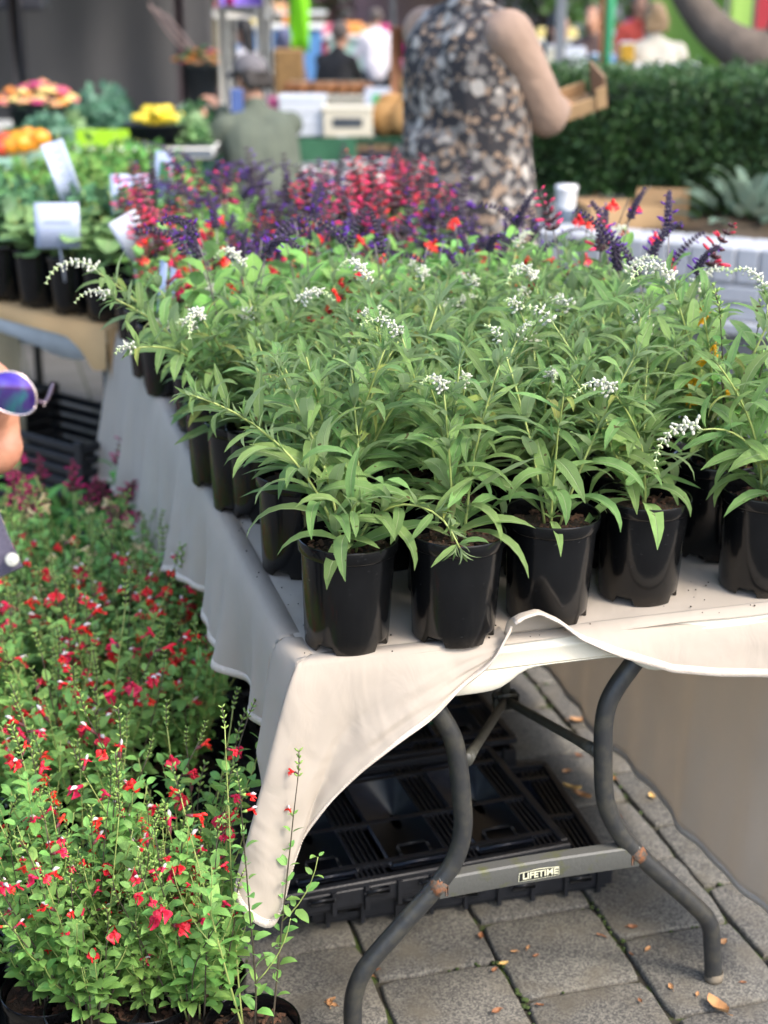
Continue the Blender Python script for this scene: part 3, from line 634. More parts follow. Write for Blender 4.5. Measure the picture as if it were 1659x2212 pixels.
def white_sage(seed, nst=5, l=(.22, .32), spread=(.05, .45, .35, .95), fl=.45, lean=None, leafs=1.0, thick=.0024, droop=0.0):
    r = random.Random(seed); sp = Spec(); 
    for k in range(nst):
        az = 2*PI*k/nst+r.uniform(-.5, .5); t1 = r.uniform(spread[2], spread[3]); ll = r.uniform(*l)
        if lean and k < len(lean): az, t1, ll = lean[k]
        P = bend((.012*math.cos(az), .012*math.sin(az), 0), az, r.uniform(spread[0], spread[1]), t1, ll, 10, .10, r)
        m = MB(); m.add(*tube(P, np.linspace(thick, .0013, len(P)), 7)); sp.put('stem', m.mesh('stem', M_GSTEM))
        nn = int(ll/.027); a0 = r.uniform(0, 2*PI)
        for i in range(nn):
            t = .07+.90*i/(nn-1); c, d = along(P, t); a0 += PI/2+r.gauss(0, .15); x, y, z = frame(d)
            for s in (0, PI):
                o = math.cos(a0+s)*x+math.sin(a0+s)*z; size = leafs*(1.08-.62*t**1.5)*r.uniform(.75, 1.15)
                if r.random() < .06: continue
                dr = nrm(o*.95+d*r.uniform(.1, .7)+np.array([0, 0, r.uniform(-.1, .4)]))
                if droop and t < .6 and r.random() < .4: dr = nrm(o+np.array([0, 0, r.uniform(-.1, .25)-droop*.2])); size *= .92
                if dr[2] < -.2: dr[2] *= .4
                upv = np.array([0, 0, 1.])+d*.5+np.array([r.gauss(0, .25), r.gauss(0, .25), 0])
                sp.put('leaf', r.choice(SLY) if r.random() < .05 else r.choice(SL if not (droop and t < .6 and r.random() < .6) else SLD), mat4(c+dr*.003, dr, upv, size, size*r.uniform(.85, 1.2)))
                if r.random() < .62: sp.put('side_shoot', r.choice(SH), mat4(c, nrm(o*.7+d*.9+np.array([0, 0, .4])), (r.gauss(0, 1), r.gauss(0, 1), .3), r.uniform(.7, 1.25))@np.array([[1, 0, 0, 0], [0, 0, 1, 0], [0, -1, 0, 0], [0, 0, 0, 1.]]))
        c, d = along(P, 1.0); Y2Z = np.array([[1, 0, 0, 0], [0, 0, 1, 0], [0, -1, 0, 0], [0, 0, 0, 1.]])
        sp.put('side_shoot', r.choice(SH), mat4(c-d*.004, d, (0, 1, .2), 1.15)@Y2Z)
        if r.random() < fl or (lean and k < 2 and fl > 0):                                     # nodding white spike, its bend following the stem's lean
            h = np.array([d[0], d[1], 0]); h = nrm(h) if np.linalg.norm(h) > .05 else np.array([math.cos(az), math.sin(az), 0])
            z = nrm(d+np.array([0, 0, .8])); x = nrm(h-z*np.dot(h, z)); y = np.cross(z, x); M = np.eye(4); M[:3, 0] = x; M[:3, 1] = y; M[:3, 2] = z; M[:3, 3] = c; M[:3, :3] *= r.uniform(.65, .95)
            sp.put('flower_spike', r.choice(WS), M)
    return sp
# ---- broad-leaved sage with dark purple spikes
BL = [leafmesh(.085, .042, c, .22, 8, 5, .12, (.75, .75), M_PSAGE, tw, .05) for c, tw in ((.5, .1), (.9, -.2), (1.3, .2), (.2, 0))]
def pspike(seed, l=.10, nod=.5, n=11, m1=M_PUR, m2=M_VIO, big=1.0, flw=.14):
    r = random.Random(seed); m = MB(); P = bend((0, 0, 0), 0, .05, nod, l, 12, .05, r); m.add(*tube(P, np.linspace(.0016, .0006, 13), 6), mi=2)
    for i in range(n):
        t = .1+.9*i/(n-1); c, d = along(P, min(t, 1)); s = (1.15-.65*t)*big
        for k in range(6):
            a = k*2*PI/6+i*.5; x, y, z = frame(d); dr = nrm(math.cos(a)*x+math.sin(a)*z+d*.5)
            V, F = ball((0, 0, 0), (.0026*s, .0065*s, .0026*s), 5, 4); m.add(V, F, mi=0, M=mat4(c+dr*.006*s, dr))
            if r.random() < flw: V, F = ball((0, 0, 0), (.0024*s, .0085*s, .0022*s), 5, 4); m.add(V, F, mi=1, M=mat4(c+dr*.017*s, dr+np.array([0, 0, -.2])))
    return m.mesh('flower_spike', [m1, m2, M_PSTEM])
PS = [pspike(1, .11, .9), pspike(2, .09, .4), pspike(3, .13, 1.5, 13), pspike(4, .07, .3, 8)]
def broad_sage(seed, nst=5, l=(.2, .3), leaves=BL, spikes=PS, stem=None, fl=.7, dn=.045, ls=1.0, spread=(.0, .3, .15, .55), dens=6):
    r = random.Random(seed); sp = Spec()
    for k in range(nst):
        az = 2*PI*k/nst+r.uniform(-.5, .5); ll = r.uniform(*l); P = bend((.015*math.cos(az), .015*math.sin(az), 0), az, r.uniform(*spread[:2]), r.uniform(*spread[2:]), ll, 10, .1, r)
        m = MB(); m.add(*tube(P, np.linspace(.0024, .0014, len(P)), 6)); sp.put('stem', m.mesh('stem', stem or M_PSTEM))
        nn = max(3, int(ll*.8/dn)); a0 = r.uniform(0, 6)
        for i in range(nn):
            t = .12+.68*i/(nn-1); c, d = along(P, t); a0 += PI/2; x, y, z = frame(d)
            for s in (0, PI):
                o = math.cos(a0+s)*x+math.sin(a0+s)*z; size = ls*(1.1-.5*t)*r.uniform(.7, 1.15)
                dr = nrm(o+d*r.uniform(.2, .6)+np.array([0, 0, .15])); sp.put('leaf', r.choice(leaves), mat4(c+dr*.012, dr, (r.gauss(0, .2), r.gauss(0, .2), 1), size))
        if r.random() < fl:
            c, d = along(P, 1); z = nrm(d); h = np.array([math.cos(az), math.sin(az), 0]); x = nrm(h-z*np.dot(h, z)); M = np.eye(4); M[:3, 0] = x; M[:3, 1] = np.cross(z, x); M[:3, 2] = z; M[:3, 3] = c; M[:3, :3] *= r.uniform(.85, 1.15); sp.put('flower_spike', r.choice(spikes), M)
    return sp
# ---- small-leaved salvia with lipped flowers
HL = [leafmesh(.024, .0125, c, .25, 5, 3, .15, (.7, .7), M_HOT, .1) for c in (.3, .7, 1.1)]
def lipflower(mlip, mhood, mc, seed, s=1.0):
    m = MB(); r = random.Random(seed)
    m.add(*tube([[0, 0, 0], [0, .006, .001], [0, .010, .002]], [.0012, .0026, .0030], 6), mi=2)
    m.add(*tube([[0, .009, .002], [0, .016, .004], [0, .021, .005]], [.0018, .0024, .0032], 7), mi=0)
    m.add(*tube([[0, .019, .006], [0, .0235, .0085], [0, .0275, .0075]], [.0022, .0024, .0008], 6), mi=1)      # hood
    k1 = r.uniform(.8, 1.2)
    for sx in (-1, 1):                                          # two-lobed ruffled lower lip, drooping and spread
        P = []
        for i in range(6):
            for j in range(5):
                t, q = i/5, j/4; wd = .0095*math.sin(PI*min(1, .10+.80*t))*k1*(1 if t < .95 else .6); sp_ = .0026*t*t
                P.append([sx*(.0003+sp_+q*wd), .019+.0085*t-.005*q*t+.0012*math.sin(q*7+t*5+seed), .004-.0125*t*k1+.004*q*t+.0016*math.sin(q*6+seed)])
        F = gridf(6, 5); m.add(P, F if sx > 0 else [x[::-1] for x in F], mi=0)
    for sx in (-1, 1): m.add([[sx*.001, .0195, .004], [sx*.0065, .022, .0045], [sx*.0075, .0245, .001], [sx*.003, .023, -.001]], [(0, 1, 2, 3) if sx > 0 else (3, 2, 1, 0)], mi=0)
    return m.mesh('flower', [mlip, mhood, mc])
FL_HOT = [lipflower(M_RED, M_WPET, M_CAL, 1), lipflower(M_RED, M_RED, M_CAL, 2), lipflower(M_RED, M_WPET, M_RCAL, 3), lipflower(M_RED, M_RED, M_RCAL, 4)]
FL_RED = [lipflower(M_RED, M_RED, M_RCAL, 5)]; FL_PINK = [lipflower(M_PINK, M_PINK, M_RCAL, 6), lipflower(M_PINK, M_WPET, M_RCAL, 7)]; FL_CREAM = [lipflower(M_CREAM, M_CREAM, M_CAL, 8), lipflower(M_CREAM, M_CREAM, M_CAL, 9)]; FL_MAG = [lipflower(M_MAG, M_MAG, M_RCAL, 10)]; FL_YEL = [lipflower(M_YEL, M_YEL, M_CAL, 11)]
def calyx_tip(seed, m_=None):
    m = MB(); r = random.Random(seed); P = bend((0, 0, 0), 0, 0, .3, .05, 6, .1, r); m.add(*tube(P, .0009, 5), mi=1)
    for i in range(5):
        c, d = along(P, .15+.2*i)
        for s in (0, PI):
            a = i*1.57+s; x, y, z = frame(d); dr = nrm(math.cos(a)*x+math.sin(a)*z+d*.9); V, F = ball((0, 0, 0), (.0017, .0052, .0017), 5, 4); m.add(V, F, M=mat4(c+dr*.005, dr))
    return m.mesh('bud_spray', [m_ or M_CAL, M_DSTEM])
CT = [calyx_tip(1), calyx_tip(2), calyx_tip(3)]
def lip_salvia(seed, nst=12, l=(.30, .52), flowers=FL_HOT, leaves=HL, nfl=(1, 4), fl=.75, dn=.026, ls=1.0, spread=(.05, .35, .1, .5), tips=CT, stem=None, fs=1.0, cap=290, branch=.5):
    r = random.Random(seed); sp = Spec(); nl = 0
    for k in range(nst):
        az = 2*PI*k/nst+r.uniform(-.6, .6); ll = r.uniform(*l); rr = r.uniform(.005, .035)
        P = bend((rr*math.cos(az), rr*math.sin(az), 0), az, r.uniform(*spread[:2]), r.uniform(*spread[2:]), ll, 12, .12, r)
        m = MB(); m.add(*tube(P, np.linspace(.0019, .0009, len(P)), 5)); sp.put('stem', m.mesh('stem', stem or r.choice((M_DSTEM, M_DSTEM, M_GSTEM))))
        segs = [(P, .14, .84)]
        for b in range(2):
            if r.random() < branch:
                c, d = along(P, r.uniform(.25, .6)); Q = bend(c, az+r.uniform(-1.5, 1.5), .7, .2, ll*r.uniform(.25, .45), 6, .1, r); m = MB(); m.add(*tube(Q, np.linspace(.0013, .0007, len(Q)), 5)); sp.put('stem', m.mesh('stem', M_GSTEM)); segs.append((Q, .25, 1))
        for Q, ta, tb in segs:
            L = np.linalg.norm(np.diff(Q, axis=0), axis=1).sum(); nn = max(2, int(L*(tb-ta)/dn)); a0 = r.uniform(0, 6)
            for i in range(nn):
                t = ta+(tb-ta)*i/max(1, nn-1); c, d = along(Q, t); a0 += PI/2; x, y, z = frame(d)
                for s in (0, PI):
                    nm = 'leaf' if nl < cap else 'filler'
                    o = math.cos(a0+s)*x+math.sin(a0+s)*z; dr = nrm(o+d*r.uniform(.1, .7)+np.array([0, 0, .1])); nl += 1
                    sp.put(nm, r.choice(leaves), mat4(c+dr*.003, dr, (r.gauss(0, .3), r.gauss(0, .3), 1), ls*(1.35-.6*t)*r.uniform(.6, 1.25)))
        if r.random() < fl:
            for i in range(r.randint(*nfl)):
                c, d = along(P, r.uniform(.68, 1)); a = r.uniform(0, 2*PI); sp.put('flower', r.choice(flowers), mat4(c, (math.cos(a), math.sin(a), r.uniform(-.3, .6)), (r.gauss(0, .3), r.gauss(0, .3), 1), fs*r.uniform(.7, 1.2)))
        if tips: c, d = along(P, .97); sp.put('bud_spray', r.choice(tips), mat4(c, d, (1, 0, 0), r.uniform(.7, 1.2))@np.array([[1, 0, 0, 0], [0, 0, 1, 0], [0, -1, 0, 0], [0, 0, 0, 1.]]))
    return sp
# ------------------------------------------------------------------ pots on the table
ORD = ('first', 'second', 'third', 'fourth', 'fifth', 'sixth', 'seventh', 'eighth', 'ninth', 'tenth')
GT = 'white flowering sages packed over the front of the cloth'
WV = [white_sage(100+k, nst, l, sprd, fl) for k, (nst, l, sprd, fl) in enumerate(((5, (.22, .31), (.0, .35, .2, .8), .18), (6, (.2, .30), (.0, .35, .3, .8), .18), (5, (.24, .33), (.0, .3, .15, .7), .22), (6, (.22, .32), (.05, .35, .3, .85), .18), (5, (.23, .33), (.0, .3, .2, .7), .25)))]
TP = TZ+.003
front = [
 (.094, .0675, white_sage(11, 5, (.19, .27), (.15, .4, .4, 1.0), .0, [(PI+.15, 1.15, .36), (-.35, 2.5, .235), (2.2, .8, .30), (.9, .4, .28), (-1.7, 1.0, .16)], droop=1), 'white sage at the corner of the cloth, one stem drooping over its pot rim'),
 (.261, .052, white_sage(12, 3, (.24, .31), (.0, .2, .05, .4), .5, droop=1), 'upright white sage in the scuffed pot next to the one at the cloth corner'),
 (.429, .086, white_sage(13, 3, (.24, .32), (.05, .3, .1, .6), .3, droop=1), 'white sage in the pot behind the folded-up ridge of cloth'),
 (.605, .125, white_sage(14, 4, (.24, .32), (.05, .4, .2, .8), .5, [(PI*.75, .7, .33)], droop=1), 'white sage leaning sideways from a pot with bare crumbly soil'),
 (.814, .104, white_sage(15, 4, (.26, .34), (.05, .4, .3, .9), .5, [(PI+.3, 1.5, .24), (1.4, .3, .33)], droop=1), 'white sage at the end of the front row, low shoot reaching sideways')]
for u, v, spx, lb in front: plant(spx, 'potted_sage', lb, 'potted plant', W(u, v, TP), TA, GT, tilt=.02)
idx = 0; r = random.Random(5)
for j in range(1, 5):
    for i in range(5):
        u = .10+.166*i+(.04 if j % 2 else -.01)+r.gauss(0, .006); v = .088+j*.15+r.gauss(0, .006)+.03*(i > 1)
        if u > .83: continue
        lb = f'white sage, {ORD[i]} from the draped cloth side, {ORD[j]} row from the front edge'
        plant(WV[(i*2+j) % 5], 'potted_sage', lb, 'potted plant', W(u, v, TP), r.uniform(0, 6.28), GT, r.uniform(.92, 1.1)*(1.06 if i > 2 else 1.0)*(1-.02*j), tilt=.03)
plant(white_sage(31, 5, (.25, .34), (.1, .4, .4, .9), .4, [(PI+.35, 1.45, .36), (PI-.1, 1.05, .36), (PI+.8, .9, .30)]), 'potted_sage', 'white sage whose long spike reaches out past the cloth edge', 'potted plant', W(.062, .726, TP), TA, GT)
plant(white_sage(32, 5, (.22, .32), (.1, .4, .4, .9), .8, [(PI, .9, .36)]), 'potted_sage', 'white sage beside the edge of the cloth, ahead of the purple sages', 'potted plant', W(.045, .885, TP), TA, GT)
for i in range(1, 5): plant(WV[i % 5], 'potted_sage', f'white sage, {ORD[i]} from the draped cloth side, in the row touching the purple sages', 'potted plant', W(.07+.17*i, .80, TP), i*1.3, GT, .98)
# yellow flowers at the far end of the front rows
plant(lip_salvia(61, 9, (.16, .30), FL_YEL, nfl=(1, 3), fs=1.7, ls=1.3), 'potted_flower', 'small plant with yellow flowers at the edge of the white sages', 'potted plant', W(.835, .255, TP), 1, None)
BV = [broad_sage(200+k, 6, (.24, .33), fl=.4, dn=.038) for k in range(3)]; RV = [lip_salvia(220+k, 9, (.16, .26), FL_RED, ls=1.7, dn=.03, fs=1.3, tips=None) for k in range(2)]
GB = 'broad-leaved purple sages in the middle of the table'; n = 0
for j in range(4):
    for i in range(5):
        u, v = .07+.18*i+(.05 if j % 2 else 0)+r.gauss(0, .01), .97+j*.155+r.gauss(0, .01)
        if u > .86: continue
        if (i+2*j) % 3 == 1: plant(RV[(i+j) % 2], 'potted_salvia', f'low red salvia, {ORD[i]} from the draped cloth side, {ORD[j]} row behind the white sages', 'potted plant', W(u, v, TP), r.uniform(0, 6), 'red salvias in the middle of the table', 1.1, merge=True)
        else: plant(BV[(i+j) % 3], 'potted_sage', f'broad-leaved purple-spiked sage, {ORD[i]} from the draped cloth side, {ORD[j]} row behind the white sages', 'potted plant', W(u, v, TP), r.uniform(0, 6), GB, r.uniform(.92, 1.12)*(1, .95, .85, .78)[j], merge=j > 1)
DKS = [pspike(30+k, .115, .12, 10, mat('dark_plum_calyx%d' % k, (.040, .022, .034), .6, .5, 100), M_VIO, 1.3, .13) for k in range(2)]; PKS = [pspike(40+k, .09, .25, 6, mat('rosy_calyx%d' % k, (.075, .025, .03), .6, .5, 100), M_PINK, 1.5, .30) for k in range(2)]
DV = [broad_sage(240+k, 7, (.08, .20), [leafmesh(.075, .036, .8, .25, 6, 5, .1, (.75, .8), M_PSAGE)], DKS*3+(PKS[:1] if k else []), M_DSTEM, .9, .035, 1.0, (0, .2, .0, .3)) for k in range(3)]
PV = [broad_sage(250+k, 7, (.08, .22), [leafmesh(.05, .024, .8, .25, 6, 5, .1, (.75, .8), M_PSAGE)], PKS, M_DSTEM, 1.0, .04, 1.0, (0, .25, .0, .35)) for k in range(2)]
for j in range(6):
    for i in range(5):
        u, v = .06+.17*i+(.05 if j % 2 else 0)+r.gauss(0, .012), 1.60+j*.15+r.gauss(0, .012)
        if u > .87: continue
        if u < .2 and j < 2: lb, sp_, g = f'bushy low salvia at the draped cloth edge, {ORD[j]} row beyond the purple sages', RV[0], 'low bushy salvias at the cloth edge'
        elif (i*3+j*2) % 7 in (1, 4): lb, sp_, g = f'pink-red salvia, {ORD[i]} from the draped cloth side, {ORD[j]} row of the dark spikes', PV[(i+j) % 2], 'pink salvias at the back of the table'
        else: lb, sp_, g = f'tall near-black and violet salvia, {ORD[i]} from the draped cloth side, {ORD[j]} row of dark spikes', DV[(i+j) % 3], 'dark purple salvias at the back of the table'
        if u < .32 and j > 1 and g.startswith('dark') and i == 1: lb, sp_, g = f'fresh green leafy sage among dark spikes, {ORD[j]} row beyond the purple sages', BV[0], 'green sages at the back'
        plant(sp_, 'potted_salvia', lb, 'potted plant', W(u, v, TP), r.uniform(0, 6), g, (r.uniform(1.0, 1.2) if u > .4 else r.uniform(.9, 1.1)), merge=True)
plant(PV[0], 'potted_salvia', 'tallest pink salvia, rising beside the tilted white card', 'potted plant', W(.03, 1.78, TP), 2.0, 'pink salvias at the back of the table', 1.02, merge=True); plant(PV[1], 'potted_salvia', 'tall coral salvia standing above the violet ones near the floral waistcoat', 'potted plant', W(.70, 2.1, TP), 1.0, 'pink salvias at the back of the table', 1.15, merge=True)
for k, (u, v) in enumerate(((.845, .56), (.83, .72), (.84, .90))): plant(broad_sage(270+k, 5, (.27, .36), BL, PS+PKS[:1], None, 1.0), 'potted_sage', ('tall purple-spiked sage at the table side facing the white wall, ahead of its neighbours', 'tall purple-spiked sage second along the table side facing the white wall', 'tall purple-spiked sage third along the table side facing the white wall')[k], 'potted plant', W(u, v, TP), k*2.0, GB, 1.0, merge=True)
# price cards stuck in the pots
M_CARD = mat('white_card', (.40, .45, .58), .5, .03, 30); M_CARDW = mat('plain_white_card', (.62, .63, .67), .5, .02, 30); M_STICK = mat('clear_plastic_holder', (.42, .45, .52), .25, .1, 30)
def card(label, c, w, h, yaw, roll, m_, prt=None, pole=.14, lean=.1, curve=0, group=None):
    t = thing('price_card', label, 'card', c, yaw, group); m = MB(); P = []
    for i in range(7):
        for j in range(2): x = (i/6-.5)*w; P.append([x, -curve*(x/w*2)**2, (j-.5)*h])
    M = np.eye(4); M[0, 0] = M[2, 2] = math.cos(roll); M[0, 2] = math.sin(roll); M[2, 0] = -math.sin(roll)
    L = np.eye(4); L[1, 1] = L[2, 2] = math.cos(lean); L[1, 2] = math.sin(lean); L[2, 1] = -math.sin(lean); M = L@M
    m.add(P, gridf(7, 2), M=M); o = m.build('card_face', m_, t); so = o.modifiers.new('t', 'SOLIDIFY'); so.thickness = .0012
    m = MB(); m.add(*tube([[0, .004, -h*.3], [.01, .006, -h*.5-pole]], .0035, 6)); m.build('stake', M_STICK, t)
    if prt:
        for (x0, y0, x1, y1, pm) in prt: m = MB(); m.add([[x0*w, -.003, y0*h], [x1*w, -.003, y0*h], [x1*w, -.003, y1*h], [x0*w, -.003, y1*h]], [(0, 1, 2, 3)], M=M); m.build('print', pm, t)
    return t
for (x, y, wd, rl, lb) in ((350, 640, .035, .15, 'narrow plant tag on edge beside the dark salvias'), (372, 655, .03, .1, 'narrow plant tag on edge leaning against its neighbour'), (447, 760, .02, 0, 'thin clear plant tag standing in the pot with red petals')):
    v = 1.35 if x < 400 else .95
    P = W(*on_v(x, y, v)); card(lb, P, wd, .16, -1.0, rl, M_CARD, None, .05, .05)
c = W(*on_v(285, 507, 1.9)); card('blank white card tilted on its corner against the pink salvia', c, .078, .105, .1, -.5, M_CARDW, None, .12)
# ------------------------------------------------------------------ pots on the ground beside the table
HV = [lip_salvia(300+k, 19, (.22, .44), spread=(.05, .55, .05, .5), dn=.019, ls=1.2, branch=.8, fl=.75, nfl=(1, 3), fs=1.25) for k in range(4)]
GH = 'red and white lipped salvias in pots on the paving'
fr = [(-.30, 2.03, HV[0], 'red salvia in a black pot below the hanging corner of the cloth', .9), (-.46, 2.02, HV[1], 'red and white salvia with arching outer stems at the end of its row', .9), (-.335, 2.20, HV[2], 'red salvia close behind the pots by the cloth corner', 1.0), (-.52, 2.22, HV[3], 'red salvia growing thickly away from the table', 1.0)]
for x, y, spx, lb, s in fr: plant(spx, 'potted_salvia', lb, 'potted plant', (x, y, .001), random.uniform(0, 6), GH, s)
for k, (x, y, s) in enumerate(((330, 2335, .72), (120, 2320, .72), (-60, 2240, .85), (215, 2250, .75), (440, 2290, .62))): plant(HV[k % 4], 'potted_salvia', ('low bushy salvia in front of the red one by the cloth corner', 'low bushy salvia in front of the arching red and white one', 'low bushy salvia at the outer end of the rows', 'low bushy salvia between the two outermost front pots', 'smallest bushy salvia, below the tip of the hanging cloth')[k], 'potted plant', at_z(x, y, .001), k*1.9+.5, 'low bushy salvias before the others', s, merge=k > 1)
tall = lip_salvia(333, 4, (.42, .56), nfl=(1, 2), spread=(.1, .3, .05, .2), fl=1.0); plant(tall, 'potted_salvia', 'sparse salvia whose single red flower stands before the hanging cloth', 'potted plant', (-.205, 1.98, .001), .4, GH, .95)
rowp = [(1930, (-60, 80, 225)), (1790, (-30, 120, 260, 395)), (1660, (30, 170, 300, 430)), (1540, (-40, 95, 225, 350))]
for j, (py, xs) in enumerate(rowp):
    for i, px in enumerate(xs):
        P = at_z(px+random.uniform(-14, 14), py+random.uniform(-14, 14), .001); cr = (j == 3 and i != 1) or (j == 2 and i == 0)
        if j*4+i < 10: HV.append(lip_salvia(360+j*4+i, 17, (.22, .42), FL_CREAM if cr else FL_HOT, spread=(.05, .5, .05, .5), dn=.022, ls=1.2, branch=.8, fl=.85, nfl=(1, 4), fs=1.25))
        spx = lip_salvia(390+i, 16, (.24, .42), FL_CREAM, spread=(.05, .5, .05, .5), dn=.022, ls=1.2, branch=.8, nfl=(1, 4), fs=1.25) if cr else HV[4+(i*3+j*4) % min(6, len(HV)-4)]
        plant(spx, 'potted_salvia', (f'cream-flowered salvia, {ORD[len(xs)-1-i]} from the cloth, {ORD[j]} row behind the front pots' if cr else f'red-flowered salvia, {ORD[len(xs)-1-i]} from the cloth, {ORD[j]} row behind the front pots'), 'potted plant', P, random.uniform(0, 6), 'cream salvias on the paving' if cr else GH, random.uniform(.95, 1.1), merge=True)
GLF = [leafmesh(.10, .04, c, .25, 7, 5, .06, (.8, .8), M_VEG, .1, .04) for c in (.6, 1.0)]
MGS = [pspike(70+k, .09, .6, 6, M_RCAL, M_MAG, 1.6, .45) for k in range(2)]
MGV = [broad_sage(400+k, 7, (.24, .42), GLF, MGS, M_GSTEM, .45, .045) for k in range(2)]
for k, (x, y) in enumerate(((40, 1440), (180, 1435), (315, 1420), (390, 1400), (-40, 1370), (110, 1360), (250, 1350), (350, 1300))): plant(MGV[k % 2], 'potted_sage', ('magenta-flowered sage with large fresh leaves, '+('second in from the slatted crate side', 'between two others just behind the cream salvias', 'third along behind the cream salvias', 'against the cloth behind the cream salvias', 'in the rear row by the stooping person', 'second in the rear row', 'third in the rear row', 'against the cloth in the rear row')[k]), 'potted plant', at_z(x, y, .001), k*1.7, 'magenta sages on the paving', .95, merge=True)
# ------------------------------------------------------------------ people
M_SKIN = mat('skin', (.52, .27, .17), .55, .12, 25, bump=.1, bscale=90); M_SKIN2 = mat('tanned_skin', (.42, .21, .13), .55, .12, 25); M_EYE = mat('eye', (.03, .02, .02), .3); M_LIP = mat('lip', (.36, .10, .09), .5)
def cloth(name, c, **k): return mat(name, c, .85, .12, 14, bump=.3, bscale=30, **k)
M_JEAN = cloth('dark_trousers', (.03, .035, .05)); M_GREYT = cloth('grey_trousers', (.12, .12, .13)); M_SHOE = mat('dark_shoe', (.03, .03, .03), .5)
def capsule(p0, p1, r0, r1, n=12):
    p0, p1 = np.asarray(p0, float), np.asarray(p1, float); d = nrm(p1-p0); P, R = [], []
    for a in np.linspace(-PI/2, 0, 5)[1:]: P.append(p0+d*r0*math.sin(a)); R.append(r0*math.cos(a))
    for a in np.linspace(0, PI/2, 5)[:-1]: P.append(p1+d*r1*math.sin(a)); R.append(r1*math.cos(a))
    return tube(P, R, n)
def elbow(a, b, l1, l2, pole):
    d = b-a; L = min(np.linalg.norm(d), (l1+l2)*.98); d = nrm(d); x = (l1*l1-l2*l2+L*L)/(2*L); h = math.sqrt(max(l1*l1-x*x, 1e-6)); p = nrm(np.asarray(pole)-d*np.dot(pole, d)); return a+d*x+p*h
def skinned(mb, name, m_, parent, vox=.012, it=4):
    o = mb.build(name, m_, parent); md = o.modifiers.new('remesh', 'REMESH'); md.mode = 'VOXEL'; md.voxel_size = vox; md.use_smooth_shade = True
    s = o.modifiers.new('smooth', 'SMOOTH'); s.factor = .5; s.iterations = it; return o
def hand(m, wr, d, up, s=1.0, curl=.5, side=1):
    x, y, z = frame(d, up); wr = np.asarray(wr)
    m.add(*capsule(wr, wr+y*.075*s, .024*s, .030*s, 8)); m.add(*capsule(wr+x*.018*s+y*.03*s, wr+x*.022*s+y*.08*s, .016*s, .014*s, 8)); m.add(*capsule(wr-x*.018*s+y*.03*s, wr-x*.022*s+y*.08*s, .016*s, .014*s, 8))
    for k, (o, L) in enumerate(((-.030, .062), (-.010, .074), (.010, .070), (.029, .055))):
        b = wr+y*.085*s+x*o*s; k1 = b+nrm(y-z*curl*.6)*L*.5*s; k2 = k1+nrm(y*.6-z*curl*1.5)*L*.5*s; m.add(*capsule(b, k1, .0092*s, .0085*s, 7)); m.add(*capsule(k1, k2, .0085*s, .0070*s, 7))
    b = wr+y*.03*s-x*.028*s*side; k1 = b+nrm(-x*side*.8+y*.7-z*.4)*.04*s; k2 = k1+nrm(-x*side*.2+y-z*.5)*.03*s; m.add(*capsule(b, k1, .0125*s, .010*s, 7)); m.add(*capsule(k1, k2, .010*s, .008*s, 7))
